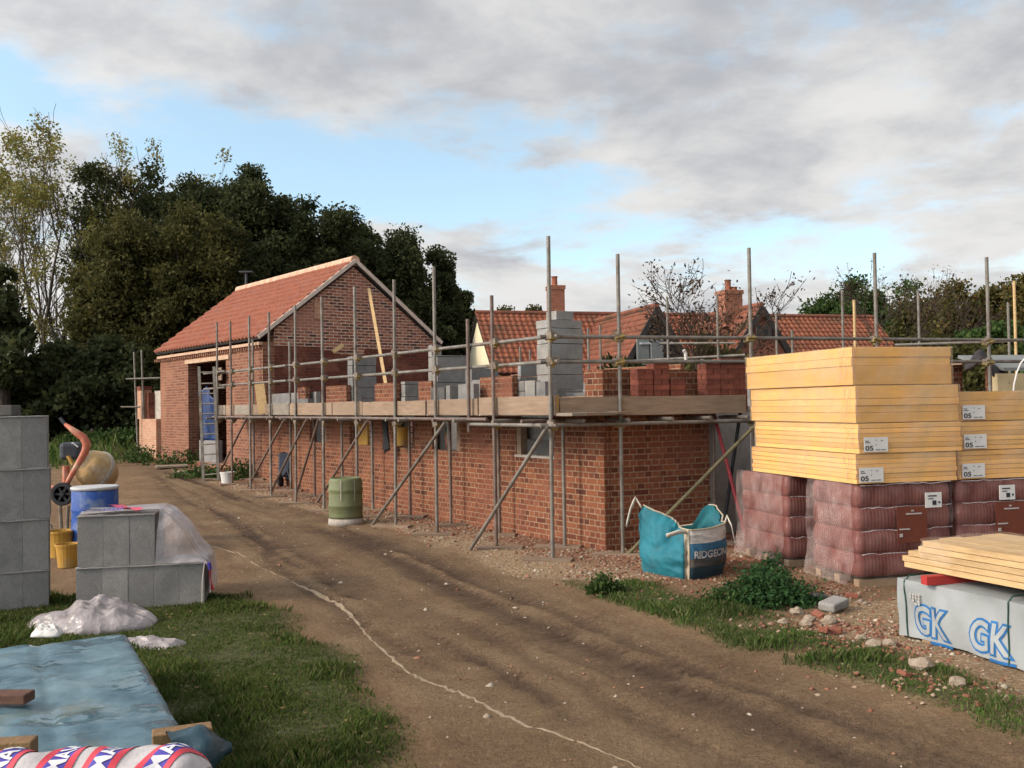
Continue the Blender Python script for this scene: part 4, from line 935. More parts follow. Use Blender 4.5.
tag(b.build('plastic_wrap', m_film, smooth=True), 'torn clear plastic still wrapped round the upper planks', 'plastic wrap')

# ------------------------------------------------------------------ teal bulk bag
BC = G(688, 581); BC.z = zf(BC.x, BC.y)
d1 = V((-.62, .78, 0)).normalized(); d2 = V((.80, .60, 0)).normalized()
bag = thing('bulk_bag', 'half full teal bulk bag with printed panel and cream loops', 'bulk bag', tuple(BC)); BS = .76
def bagpt(u, v, off=0):
    """u 0..4 round the bag from the near corner along the printed side; v 0..1 up"""
    u = u % 4; k = int(u); w_ = u-k
    cs = [V((0,0,0)), d2*BS*.86, d2*BS*.86+d1*BS, d1*BS]
    p = cs[k].lerp(cs[(k+1) % 4], w_); ctr = (cs[0]+cs[2])/2; dirc = (p-ctr); 
    bulge = .09*math.sin(math.pi*w_)*math.sin(math.pi*min(1, .15+v*.75)); 
    corner = max(0, abs(w_-.5)-.38)/.12
    dirn = dirc.normalized(); p = p+dirn*(bulge-.07*corner*corner-.05*(1-v)**3*(1)+off)
    tops = [.53, .57, .45, .74]; tp = tops[k]*(1-w_)+tops[(k+1) % 4]*w_
    if k == 3: tp -= .05*math.sin(math.pi*w_); fo = math.exp(-((w_-.62-.5*(v-.75))/.09)**2)*sm(.35, .7, v); p = p - dirn*(.08*float(fo)+.26*math.sin(math.pi*w_)*v**2.5)
    if k == 1: tp += .20*math.sin(math.pi*min(1, w_*1.5))**1.3; p = p + dirn*.0
    if k == 0: tp -= .02*math.sin(math.pi*w_)
    if k == 2: p = p - dirn*(.10*math.sin(math.pi*w_)*v**2)
    wrk = .05*(float(fbm(40+u*2.6, 9+v*3.5, 55))-.5)+.06*(.5-abs(float(fbm(20+u*2.2+v*1.5, 3+v*4, 56, 3))-.5)*2)+.008*math.sin(43*u+23*v)-.03
    amp = 1 if k != 0 else .4
    p = p+dirn*wrk*amp*min(1, v*4); return BC+p+V((0,0,-.01+tp*v))
NUb = V((d1.y, -d1.x, 0)); NUb = NUb if NUb.y < 0 else -NUb; NUb = -NUb
b = MB(); b.grid(lambda u, v: bagpt(1+3*u, v), 90, 30); b.build('side_panel', m_teal, bag, smooth=True)
b = MB()
for j in range(30):
    v0, v1 = j/30, (j+1)/30; b.m = 0 if v0 > .70 else (1 if v0 > .42 else (2 if v0 > .24 else 3))
    b.grid(lambda u, v: bagpt(u*1.0, v0+(v1-v0)*v), 24, 1)
b.build('printed_panel', [m_bagw, m_bagb, m_bagd, m_bagk], bag, smooth=True)
b = MB(); b.grid(lambda u, v: bagpt(4*u, 1-.55*v, -.025), 60, 10); b.build('lining', m_tealin, bag, smooth=True)
b = MB(); b.add([bagpt(4*k/24, .45, -.03) for k in range(24)], [list(range(24))]); b.build('sand_fill', m_dust, bag)
vs, fs = text2d('RIDGEONS', .15, .004, sub=True); b = MB(); b.add([bagpt(.13+a*.95, .45+c_*1.35, .013) for a, c_ in vs], fs); b.build('lettering', m_bagw, bag)
b = MB(); b.grid(lambda u, v: bagpt(-.05+.10*u, v, .012), 4, 24); b.build('corner_seam', m_hem, bag, smooth=True)
b = MB(); b.path([bagpt(4*k/80, 1.0, .0) for k in range(81)], .009, 6); b.build('hem', m_hem, bag)
for pts in ([bagpt(3.02,.97,.02), bagpt(3.0,1.02,.03)+V((-.06,0,.06)), bagpt(3.0,1,.03)+V((-.12,-.03,-.04)), bagpt(3.0,1,.03)+V((-.17,-.05,-.22))],
            [bagpt(0,.96,.03), bagpt(0,1,.05)+V((-.08,-.04,-.01)), bagpt(0,1,.05)+V((-.22,-.05,-.05))],
            [bagpt(1,.9,.02), bagpt(1,1,.03)+V((.03,0,.05)), bagpt(1,1,.03)+V((.07,-.03,-.05)), bagpt(1,1,.04)+V((.09,-.04,-.24))],
            [bagpt(2,.95,.02), bagpt(2,1,0)+V((-.05,0,.04)), bagpt(2,.95,-.05)+V((-.09,0,.0))]):
    pp = []
    for i in range(len(pts)-1):
        for k in range(4): pp.append(pts[i].lerp(pts[i+1], k/4))
    pp.append(pts[-1]); b = MB(); n_ = len(pp); vs = []
    for p in pp: vs += [p+V((-.005,-.018,.021)), p+V((.005,.018,-.021))]
    b.add(vs, [(2*i, 2*i+1, 2*i+3, 2*i+2) for i in range(n_-1)]); b.build('loop', m_loop, bag, solid=.008, smooth=True)

# ------------------------------------------------------------------ left: block packs
def blockpack(O, label, nx_, bw, h_, dep, z0, mat, rz=0.0, bot=.0):
    t = thing('block_pack', label, 'block pack', (O.x, O.y, z0), 'strapped packs of concrete blocks'); a = V((math.cos(rz), math.sin(rz), 0)); c_ = V((-a.y, a.x, 0))
    for i in range(nx_):
        for j in range(int(dep/.3)):
            b = MB(); e = R.uniform(-.003, .003); b.par(O+a*(bw*i+.0005)+c_*(.3*j+e)+V((0,0,z0+bot)), a*(bw-.001), c_*.295, V((0,0,h_-.012-bot+R.uniform(-.002,.002)))); b.build('block', mat, t, bevel=.0025)
    b = MB(); b.par(O+a*-.004+c_*-.012+V((0,0,z0+h_-.012)), a*(bw*nx_+.008), c_*(dep*.98), V((0,0,.010))); b.build('packing_strip', m_blockpale, t)
    b = MB(); b.path([O+a*(bw*nx_*k/14)+c_*-.010+V((0,0,z0+h_+R.uniform(-.012,.004))) for k in range(15)], [R.uniform(.002,.006) for k in range(15)], 5); b.build('film_edge', m_filmp, t, smooth=True)
    return t
Z0 = -.03
LB = G(49, 610); LB.z = 0; z = Z0
for i, (nm, h_, dx) in enumerate((('bottom', .41, 0), ('second', .475, .0), ('third', .475, .012), ('top', .49, -.01))):
    blockpack(V((LB.x-1.085*math.cos(.43)+dx, LB.y-1.085*math.sin(.43), 0)), f'{nm} pack of grey blocks in the tall stack at the left edge', 5, .217, h_, .62, z, m_block, .43); z += h_
b = MB(); q = P(6, 413, LB.y+.3); b.box((q.x-.1, q.y, z+.055), .38, .22, .10, .1); tag(b.build('concrete_block', m_blockdark, bevel=.006), 'dark half block lying on top of the tall block stack', 'concrete block')
RB = G(76, 613.5); RB.z = 0
RZ = .2; RM = Matrix.Rotation(RZ, 3, 'Z')
def rot(p): q = RM @ (V(p)-V((RB.x, RB.y, 0))); return V((RB.x, RB.y, 0))+q
blockpack(V((RB.x, RB.y, 0)), 'lower grey block pack with a plastic sheet hanging over its right end', 5, .226, .425, .62, -.01, m_block, RZ)
blockpack(V((RB.x+.01, RB.y+.01, 0)), 'upper grey block pack half covered by the printed plastic sheet', 3, .226, .475, .62, .415, m_block, RZ)
# the film draped over it
b = MB(); zt_ = .415+.475+.006; x0_, x1_, x2_ = RB.x+.03, RB.x+.69, RB.x+1.12
prof = [(x0_, zt_+.012), (x1_-.25, zt_+.02), (x1_+.02, zt_+.015), (x1_+.12, zt_-.03), (x1_+.28, zt_-.19), (x2_-.06, zt_-.36), (x2_+.035, .45), (x2_+.05, .30), (x2_+.06, .12)]
def drape(u, v):
    q = u*(len(prof)-1); k = min(len(prof)-2, int(q)); w_ = q-k; x_ = prof[k][0]*(1-w_)+prof[k+1][0]*w_; z_ = prof[k][1]*(1-w_)+prof[k+1][1]*w_
    y_ = RB.y+(-.01+.60*v)+.05*max(0,u-.4)*math.sin(9*v)
    s_ = math.sin(math.pi*min(1, u*1.1)); return rot((x_+.012*math.sin(20*v+9*u), y_+.012*math.sin(23*u), z_+.018*s_*math.sin(12*v+5*u)+.010*math.sin(31*v+7*u)))
b.grid(drape, 48, 24)
def drapef(u, v):
    q = V(drape(.28+.56*u, 0)); low = rot((RB.x+.70+.46*u, RB.y-.012, .425)); top = q; r_ = top.lerp(low, v); r_.y -= .015+.02*math.sin(5*u+3*v)*math.sin(math.pi*v); return r_
b.grid(drapef, 20, 8); dr = b.build('plastic_sheet', m_filmp, smooth=True); tag(dr, 'white printed plastic sheet draped over the stepped block packs', 'plastic sheet')
def on_top(x_, y_, lift=.012): 
    return rot((x_, y_, zt_+.022+lift+.012*math.sin(25*y_+9*x_)))
b = MB(); b.grid(lambda u, v: on_top(RB.x+.17+.36*u+.035*v+.11*(1-u)*0, RB.y+.52-.53*u+.06*v)+V((.02*v,0,0)), 20, 3); b.build('pink_band', m_pink, dr)
b = MB(); vs, fs = text2d('THERMAWRAP', .085, .002, sub=True); b.add([on_top(RB.x+.04+a*.62, RB.y+.03+c_*2.0+.0*a, .02) for a, c_ in vs if True], fs); b.build('lettering', m_tblue, dr)
b = MB(); b.path([V(drape(.80+.2*k/8, .05+.02*k))+V((.012,-.012,.004)) for k in range(9)], .014, 6); b.build('red_band', m_tred, dr)
b = MB(); b.path([V(drape(.78+.06*k/4, .02))+V((.008,-.016,.01)) for k in range(5)], .02, 6); b.build('blue_band', m_tblue, dr)
b = MB(); b.path([rot((RB.x+1.135, RB.y-.02, .41)), rot((RB.x+1.115, RB.y-.03, .25)), rot((RB.x+1.11, RB.y-.035, .02))], .004, 5); b.build('film_string', m_loop, dr)
# crumpled polythene on the grass
def heap(name, label, c, sx, sy, h_, mat, seed, cat='plastic sheet'):
    c = V(c); b = MB()
    def fn(u, v):
        a = 2*math.pi*u; r_ = v; qx_, qy_ = math.cos(a)*r_, math.sin(a)*r_
        k = float(fbm(5+1.5*qx_+seed, 5+1.5*qy_, seed)); rg = 1-abs(2*float(fbm(9+2.2*qx_+seed, 9+2.6*qy_, seed+5, 3))-1)*2
        rr_ = r_*(.85+.45*float(vnoise(20+1.3*math.cos(a), 20+1.3*math.sin(a), seed+2)))
        fold = 0
        for (an, fr, am) in ((.4, 1.9, .5), (1.7, 2.7, .35), (2.6, 4.3, .22)):
            q_ = (qx_*math.cos(an)+qy_*math.sin(an))*fr+1.1*k+seed*.37; fold += am*(1-abs(2*(q_-math.floor(q_))-1)*1.0)
        rg = rg*.35+fold*1.0-.5
        return V((c.x+sx*rr_*math.cos(a), c.y+sy*rr_*math.sin(a), c.z+h_*max(0, 1-r_**3.2)**.75*(.30+1.0*k)+.34*h_*rg*(1-r_**4)+.05*h_*float(fbm(30+9*qx_, 30+9*qy_, seed+9, 2)-.5)+.02))
    b.grid(fn, 64, 22); return tag(b.build(name, mat, smooth=True, solid=.004), label, cat)
hp = G(92, 634); heap('crumpled_polythene', 'crumpled off-white polythene heaped at the tarpaulin corner', (hp.x-.02, hp.y+.16, .0), .50, .30, .21, m_crump, 4)
hp = G(140, 652); heap('polythene_scrap', 'thin polythene scrap trailing on the grass right of the tarpaulin', (hp.x-.02, hp.y+.05, .0), .36, .12, .075, m_crump, 9)
hp = G(44, 634, .4); heap('white_scrap', 'small white plastic scrap at the back edge of the tarpaulin', (hp.x, hp.y+.05, .36), .10, .06, .07, m_white, 6)

# ------------------------------------------------------------------ blue drum, mixer, yellow tubs
p = G(96, 561); Yd = 12.4; q = P(95, 486, Yd); q.z = 0
bd = thing('blue_drum', 'blue plastic drum with pale rim behind the block pack', 'drum', (q.x, q.y, 0)); hT = P(95, 486, Yd).z; r = .285
b = MB(); b.lathe(q, [(r*.93,0),(r*.97,.03),(r,.12),(r*1.0,.3),(r*1.02,.32),(r*1.02,.35),(r,.37),(r,.55),(r*1.02,.57),(r*1.02,.6),(r,.62),(r*.99,hT-.04),(r*.97,hT-.03),(r*.93,hT-.03),(r*.92,.2),(0,.2)], 36); b.build('body', m_bluedrum, bd, smooth=True)
b = MB(); b.lathe(q, [(r*.95,hT-.04),(r*1.03,hT-.04),(r*1.04,hT-.01),(r*1.0,hT),(r*.94,hT)], 36); b.build('rim', m_rim, bd, smooth=True)
Ym = 13.0; mxp = P(80, 470, Ym); mx = thing('cement_mixer', 'orange cement mixer with splashed drum behind the blue drum', 'cement mixer', (mxp.x, mxp.y, 0))
def X(px, py, dy=0): return P(px, py, Ym+dy)
MS = .84; ax = (X(113, 479, .32)-X(84, 462, -.12)).normalized(); qx = ax.orthogonal().normalized(); Mx = Matrix((qx, ax.cross(qx), ax)).transposed()
cb = X(83, 463, .1)
b = MB(); b.lathe(cb, [(r_*MS, z_*MS) for r_, z_ in ((0,0),(.20,.0),(.27,.08),(.325,.22),(.335,.30),(.30,.42),(.24,.54),(.20,.60),(.185,.60),(.23,.52),(.31,.30),(.2,.1),(0,.1))], 32, Mx); b.build('drum', m_drum, mx, smooth=True)
b = MB(); b.lathe(cb, [(r_*MS, z_*MS) for r_, z_ in ((.338,.275),(.345,.28),(.345,.33),(.334,.335))], 32, Mx); b.build('drum_ring', m_dust, mx)
b = MB(); b.path([X(60,418,-.3), X(65,424,-.3)], .022, 8); b.build('handle_grip', m_dgrey, mx)
b = MB(); b.path([X(65,424,-.3), X(74,431,-.3), X(83,437,-.28), X(87,444,-.28), X(85,452,-.28), X(78,464,-.28), X(70,478,-.28), X(64,489,-.28)], [.022,.045,.055,.06,.05,.04,.035,.03], 8); b.build('tilt_arm', m_orange, mx, smooth=True)
b = MB(); b.box(X(71,451,.1), .26, .28, .24, .3); b.build('motor', m_dgrey, mx, bevel=.05)
b = MB(); b.beam(X(68,456,-.1), X(73,465,-.1), .06, .03); b.build('motor_label', m_yellow, mx)
b = MB(); b.path([X(62,458), X(65,448), X(73,443), X(78,447)], .012, 6); b.build('guard_bar', m_rim, mx)
b = MB(); b.path([X(66,466), X(66,488)], .05, 8); b.path([X(46,487,.1), X(66,488)], .028, 8); b.path([X(74,500), X(76,532)], .03, 8); b.path([X(90,505,.3), X(100,538,.3)], .03, 8); b.build('frame', m_orange, mx)
wc = X(62.5,494,-.35); Mw = Matrix.Rotation(rad(90), 3, 'X') 
b = MB(); b.lathe(wc, [(.105,-.03),(.145,-.03),(.155,-.015),(.155,.015),(.145,.03),(.105,.03),(.105,-.03)], 24, Mw)
for k in range(6):
    a = k*math.pi/3; b.beam(wc, wc+V((.115*math.cos(a), 0, .115*math.sin(a))), .03, .02, (0,1,0))
b.lathe(wc, [(0,-.035),(.03,-.035),(.03,.035),(0,.035)], 12, Mw); b.build('tilt_wheel', m_black, mx)
b = MB()
for a_, c_ in (((60,506),(62,548)), ((68,506),(66,548)), ((50,525),(58,548)), ((72,520),(84,552))): b.path([X(*a_,-.1), X(*c_,-.25)], .026, 8)
b.build('stand', M('mortar caked tube', (.22,.18,.13), (.14,.11,.08), 9, .9, bmp=.5), mx)
p = G(60, 557); bucket('yellow_tub', 'large yellow tub behind the yellow bucket, under the mixer', (p.x, p.y, 0), .165, .34, m_yellow)
p = G(66, 567); bucket('yellow_bucket', 'small yellow bucket standing between the two block stacks', (p.x+.02, p.y, 0), .135, .28, m_yellow, handle=False)

# ------------------------------------------------------------------ tarpaulin pile in the foreground
TZ = .38; t1 = G(126, 632, TZ); t2 = G(183, 728, TZ); td = (t2-t1); td.z = 0; td.normalize(); tn = V((-td.y, td.x, 0)); tn = tn if tn.x < 0 else -tn
tp = thing('covered_pile', 'low pile covered by a wet blue grey tarpaulin in the left foreground', 'tarpaulin', (t1.x, t1.y, 0))
TLn, TWd = 3.1, 2.8
b = MB(); o_ = t1.copy(); o_.z = -.02; b.par(o_+td*.06+tn*.06, td*(TLn-.12), tn*(TWd-.12), V((0,0,TZ-.03))); b.build('board_stack', m_insL, tp)
NTn = 150
def tarp(u, v):
    s_ = -.30+(TLn+.6)*u; w_ = -.30+(TWd+.3)*v; z_ = TZ; s2, w2 = s_, w_
    if s_ < 0: z_ = TZ+s_*1.15; s2 = s_*.25
    if w_ < 0: z_ = min(z_, TZ+w_*1.2); w2 = w_*.22
    p_ = V((t1.x, t1.y, 0))+td*s2+tn*w2
    k = .030*(float(fbm(s_*3.2, w_*3.2, 71))-.5)+.035*(abs(float(fbm(s_*5+3, w_*4, 72))-.5)**.7)*(-1)+.02*(float(fbm(s_*13, w_*11, 73, 2))-.5)
    k = k*.8-.012*math.exp(-((s_*2.0-round(s_*2.0))/.05)**2)*(1 if w_ > 0 else 0)-.012*math.exp(-((w_*1.9-round(w_*1.9))/.05)**2)*(1 if s_ > 0 else 0)
    p_.z = max(.0, z_+k+.006); return p_
b.grid(tarp, NTn, 110); b.build('tarpaulin', m_tarp, tp, smooth=True)
def tim(name, label, pa, pb, w_, h_, z_, mats):
    a, c_ = G(*pa, z_), G(*pb, z_); b = MB(); b.beam(a, c_, w_, h_); o = b.build(name, mats, None, bevel=.006); return tag(o, label, 'timber')
tim('timber_offcut', 'brown timber offcut on the tarpaulin at the left edge, the farther one', (-30, 697), (30, 697), .10, .05, .43, m_tbrown)
tim('timber_offcut', 'brown timber offcut with pale top at the left edge beside the banded roll', (-30, 751), (35, 747), .09, .075, .44, m_twood)
tim('timber_offcut', 'short timber with bright top lying by the rolled tarpaulin end', (152, 738), (212, 730), .10, .05, .44, m_twood)
b = MB(); a, c_ = G(168, 752, .40), G(222, 748, .37); dd = (c_-a).normalized(); ss = V((-dd.y, dd.x, 0))
def rolled(u, v):
    r_ = .075+.02*math.sin(5*u)+.015*math.sin(9*u+3); r_ *= (1-max(0, u-.8)*3.2); t = 2*math.pi*v; return a.lerp(c_+dd*.04, u)+ss*r_*math.cos(t)*1.25+V((0,0,r_*math.sin(t)+.008*math.sin(6*t+9*u)))
b.grid(rolled, 24, 24); tag(b.build('rolled_tarpaulin', M('dark teal tarpaulin', (.035,.075,.095), (.02,.045,.06), 4, .35, bmp=.4, bscale=12), smooth=True), 'rolled dark teal tarpaulin end at the pile corner', 'tarpaulin roll')
# banded insulation roll across the front
ra = G(-20, 790, .47); rb = G(208, 782, .47); ra.z = rb.z = .47; rd = (rb-ra).normalized(); rn = V((-rd.y, rd.x, 0)); RL = (rb-ra).length; RR = .135
roll = thing('insulation_roll', 'white wrapped roll with red and blue lettered bands on the tarpaulin front', 'insulation roll', tuple(ra))
def rollpt(x_, ang, off=0):
    u = x_/RL; r_ = RR*(1-.55*max(0, u-.86)/.14*max(0, u-.86)/.14)+off+.006*math.sin(23*x_+3*ang)+.004*math.sin(41*x_-5*ang); return ra+rd*x_-rn*(r_*math.cos(ang))+V((0,0,r_*math.sin(ang)*.95))
b = MB(); b.grid(lambda u, v: rollpt(RL*u, 2*math.pi*v), 60, 40); b.add([rollpt(RL, 2*math.pi*k/20) for k in range(20)], [list(range(20))]); b.build('wrapping', m_filmp if False else M('white film wrapping', (.52,.48,.46), (.42,.38,.37), 6, .35, bmp=.4, bscale=16), roll, smooth=True)
for x_, tl in ((.16, .05), (.50, .06), (.77, .08), (1.10, .16)):
    x_ = x_*RL/1.38
    for a0, a1, mt in ((-.062, -.036, m_tred), (.036, .062, m_tred), (-.036, .036, m_tblue)):
        b = MB(); b.grid(lambda u, v: rollpt(x_+a0+(a1-a0)*u+tl*(v-.5)*1.2, -.6+3.0*v, .004), 6, 24); b.build('red_band' if mt is m_tred else 'blue_band', mt, roll, smooth=True)
    vs, fs = text2d('THERMAWRAP', .088, .002, sub=True); b = MB(); b.add([rollpt(x_+.031-c_+tl*((a/RR-.9+.6)/3.0-.5)*1.2, -.9+a/RR, .007) for a, c_ in vs], fs); b.build('lettering', m_twhite, roll)

# ------------------------------------------------------------------ rubble by the tile pallets and weeds
def stone(name, label, px, py, r_, mat, seed, cat='rubble', grp='rubble pieces by the weeds', sq=(1,1,.7), boxy=False):
    c = G(px, py); c.z = zf(c.x, c.y); rr_ = random.Random(seed); b = MB()
    if boxy:
        Q = Matrix.Rotation(rr_.uniform(0,3), 3, 'Z') @ Matrix.Rotation(rr_.uniform(-.5,.5), 3, 'X') @ Matrix.Rotation(rr_.uniform(-.4,.4), 3, 'Y'); b.box((c.x, c.y, c.z+r_*.45), r_*2*sq[0], r_*1.4*sq[1], r_*1.1*sq[2], M=Q); bv = r_*.15
    else:
        bm = bmesh.new(); bmesh.ops.create_icosphere(bm, subdivisions=2, radius=r_)
        for v in bm.verts: v.co = V((v.co.x*sq[0], v.co.y*sq[1], v.co.z*sq[2]))*(1+rr_.uniform(-.2,.2))+c+V((0,0,r_*sq[2]*.5))
        bm.verts.index_update(); b.add([v.co.copy() for v in bm.verts], [[v.index for v in f_.verts] for f_ in bm.faces]); bm.free(); bv = 0
    return tag(b.build(name, mat, bevel=bv), label, cat, grp)
stone('block_fragment', 'grey broken block fragment lying on the rubble right of the weeds', 834, 611, .13, m_block, 3, 'block fragment', None, (1,.9,.55), True)
stone('slate_piece', 'flat dark slate piece lying in the weeds', 812, 603, .13, m_blockdark, 5, 'slate', None, (1.2,.8,.3), True)
rub = [(797,614,.055,0,'pale stone tilted upright at the weed edge'),(810,622,.05,0,'small cream stone left of the grey fragment'),(818,618,.05,1,'broken red brick just below the grey fragment'),(829,624,.06,0,'flat cream stone below the grey fragment'),(823,634,.06,1,'red brick half at the foot of the rubble'),(806,627,.045,0,'round pale stone in the rubble middle'),(835,632,.05,1,'rounded red brick lump at the rubble right'),(783,627,.04,0,'small cream stone in the grass left of the rubble'),(842,607,.045,0,'white stone by the tile pallet corner'),(861,640,.04,0,'white chalk lump on the sandy patch'),(874,652,.05,0,'pale flat stone on the sandy patch by the pack'),(890,648,.045,0,'white stone close to the wrapped pack corner'),(921,675,.07,0,'large round stone below the wrapped pack'),(904,683,.04,1,'red brick lump below the wrapped pack'),(957,690,.05,0,'grey stone in the grass at lower right'),(815,597,.05,1,'red tile shard behind the slate piece'),(852,597,.05,1,'red brick shard before the wrapped tile pallet')]
for i, (px, py, r_, rd_, lab) in enumerate(rub): stone('brick_fragment' if rd_ else 'rubble_stone', lab, px, py, r_, m_obrick if rd_ else m_stone, 40+i, sq=(1.1,.9,.75), boxy=bool(rd_))
def plant(name, label, cat, c, rx, ry, h_, n_, size, mat, stems=12, seed=0):
    c = V(c); t = thing(name, label, cat, tuple(c)); rs_ = np.random.RandomState(seed)
    nc = max(6, n_//40); a = rs_.rand(nc)*6.28; rr_ = np.sqrt(rs_.rand(nc)); hh = rs_.rand(nc)
    cx, cy = c.x+rx*rr_*np.cos(a), c.y+ry*rr_*np.sin(a); cz = c.z+h_*(1-rr_**1.6*.75)*(.25+.75*hh)
    k = rs_.randint(0, nc, n_); sp = .12*(rx+ry)
    pos = np.stack([cx[k], cy[k], cz[k]], 1)+rs_.randn(n_, 3)*np.array([sp, sp, sp*.8]); pos[:, 2] = np.maximum(pos[:, 2], c.z+.01)
    leaves(pos, size, mat, t, rs_); b = MB()
    for i in range(stems):
        j = rs_.randint(nc); b.path([c+V((rs_.randn()*.15*rx, rs_.randn()*.15*ry, -.01)), V((cx[j], cy[j], cz[j]))], [.008*h_/.4, .003*h_/.4], 5)
    b.build('stem', m_weed, t); return t
def leaves(pos, size, mat, parent, rs_, nm='foliage', asp=.55):
    n_ = len(pos); a = rs_.randn(n_, 3); a /= np.linalg.norm(a, axis=1)[:, None]; b_ = rs_.randn(n_, 3); b_ -= (a*b_).sum(1)[:, None]*a; b_ /= np.linalg.norm(b_, axis=1)[:, None]
    s_ = size*(.55+.9*rs_.rand(n_, 1)); v = np.stack([pos-a*s_, pos+b_*s_*asp, pos+a*s_, pos-b_*s_*asp], 1).reshape(-1, 3)
    return np_mesh(nm, v, np.arange(4*n_).reshape(n_, 4), mat, parent)
q = G(770, 606); plant('weed_clump', 'large dark green leafy weed clump before the wrapped tile pallets', 'weeds', (q.x, q.y+.1, zf(q.x, q.y)), .40, .26, .25, 4400, .020, m_weed, 24, 1)
q = G(790, 592); plant('weed_clump', 'taller weed spray against the foot of the left tile pallet', 'weeds', (q.x-.15, q.y+.15, zf(q.x, q.y)), .2, .18, .42, 1300, .02, m_weed, 12, 2)
q = G(732, 606); plant('weed_clump', 'low sprawling weeds between the big weed clump and the teal bag', 'weeds', (q.x, q.y, zf(q.x, q.y)), .30, .16, .14, 900, .018, m_mid, 8, 8)
q = G(606, 598); plant('grass_tuft', 'rounded green grass tuft at the track edge below the bag', 'grass tuft', (q.x, q.y, zf(q.x, q.y)), .15, .13, .22, 900, .022, m_mid, 10, 3)
for i, (px, py, w_, h_, lab) in enumerate(((140,462,.5,.5,'weeds at the foot of the pinkish stub wall'),(176,464,.9,.28,'low weeds along the barn wall left of the doorway'),(237,478,.6,.4,'weeds growing round the ladder foot'),(200,477,.6,.22,'low weeds below the barn doorway sill'))):
    q = G(px, py); plant('weed_clump', lab, 'weeds', (q.x, q.y, zf(q.x, q.y)), w_, .35, h_, 600, .045, m_mid, 6, 20+i)
for i, (px, py, sx) in enumerate(((172,464,.5),(193,470,.45))):
    q = G(px, py+4); b = MB(); b.box((q.x, q.y, zf(q.x, q.y)+.04), sx*1.6, .25, .07, .4); tag(b.build('paving_slab', m_stone, bevel=.02), ['pale slab on the ground left of the barn doorway', 'pale slab on the ground before the barn doorway'][i], 'slab')

# ------------------------------------------------------------------ farmhouse behind
HR = V((.962, .27, 0)).normalized(); HN = V((HR.y, -HR.x, 0))   # HN points to the camera
HA = P(478, 313, 42.5); hz_r = HA.z; HA.z = 0
fh = thing('farmhouse', 'pantiled farmhouse with cream gable end and two cross gables behind the wing', 'house', tuple(HA))
def HP(a, d, z): return HA+HR*a+HN*d+V((0,0,z))
HD, HLn = 2.7, 20.5; he = hz_r-2.55
b = MB(); b.prism([HP(0, HD, 0), HP(0, HD, he), HP(0, 0, hz_r-.08), HP(0, -HD, he), HP(0, -HD, 0)], HR*.3); b.build('end_wall', m_cream, fh)
b = MB(); b.par(HP(.3, HD, 0), HR*(HLn-.6), -HN*.3, V((0,0,he))); b.prism([HP(HLn-.3, HD, 0), HP(HLn-.3, HD, he), HP(HLn-.3, 0, hz_r-.08), HP(HLn-.3, -HD, he), HP(HLn-.3, -HD, 0)], HR*.3); b.build('wall', m_hbrick, fh)
for sg in (1, -1):
    e0, e1 = HP(-.12, sg*(HD+.3), he-.25), HP(HLn+.1, sg*(HD+.3), he-.25); q0, q1 = HP(-.12, 0, hz_r), HP(HLn+.1, 0, hz_r)
    b = MB(); pantiles(b, e0, e1, q0, q1, 13, 78, .022, .04); b.build('roof', m_tileO, fh, smooth=True)
    b = MB(); poly, ex = slab(e0, e1, q1, q0, .08); b.prism(poly, ex); b.build('rafters', m_dkwood, fh)
b = MB(); b.tube(HP(-.12,0,hz_r+.02), HP(HLn+.1,0,hz_r+.02), .11, 8); b.build('ridge_tiles', m_tileM, fh)
def crosswing(apx, apy, Y, hw, drop, length, face, mroof, name):
    ap = P(apx, apy, Y); A0 = V((ap.x, ap.y, 0)); zr_ = ap.z
    def c(x_, l, z_): return A0+HR*x_-HN*l+V((0,0,z_))
    b = MB(); b.prism([c(-hw+.1, .25, .2), c(hw-.1, .25, .2), c(hw-.1, .25, zr_-drop), c(0, .25, zr_-.12), c(-hw+.1, .25, zr_-drop)], -HN*.3); b.build(name, face, fh)
    for sg in (-1, 1):
        e0, e1 = c(sg*(hw+.25), 0, zr_-drop*(hw+.25)/hw), c(sg*(hw+.25), length, zr_-drop*(hw+.25)/hw); q0, q1 = c(0, 0, zr_), c(0, length, zr_)
        b = MB(); pantiles(b, e0, e1, q0, q1, 12, max(6, int(length/.26)), .022, .04); b.build('roof', mroof, fh, smooth=True)
        b = MB(); poly, ex = slab(e0, e1, q1, q0, .08); b.prism(poly, ex); b.build('rafters', m_dkwood, fh)
        b = MB(); b.beam(e0+HN*.04+V((0,0,-.12)), q0+HN*.04+V((0,0,-.12)), .05, .22); b.build('bargeboard', m_dkwood, fh)
    b = MB(); b.tube(c(0,0,zr_+.03), c(0,length,zr_+.03), .11, 8); b.build('ridge_tiles', mroof, fh)
    return c, zr_
c, zr_ = crosswing(657, 306, 37, 1.55, 2.5, 6.5, m_dkwood, m_tileM, 'gable_wall')
for px in (643, 657): 
    q = P(px, 352, 36.6); b = MB(); b.box(q, .5, .08, 1.0, .27); w_ = b.build('window', m_greysheet, fh)
b = MB(); b.beam(P(640, 343.5, 36.5), P(672, 342.5, 36.9), .1, .08); b.build('gable_rail', m_rim, fh)
c, zr_ = crosswing(762, 305, 39.5, 1.75, 2.6, 5.5, m_hbrick, m_tileM, 'gable_wall')
q = P(764, 331, 39.2); b = MB(); b.box(q, .7, .1, .5, .27); b.build('window', m_dkwood, fh)
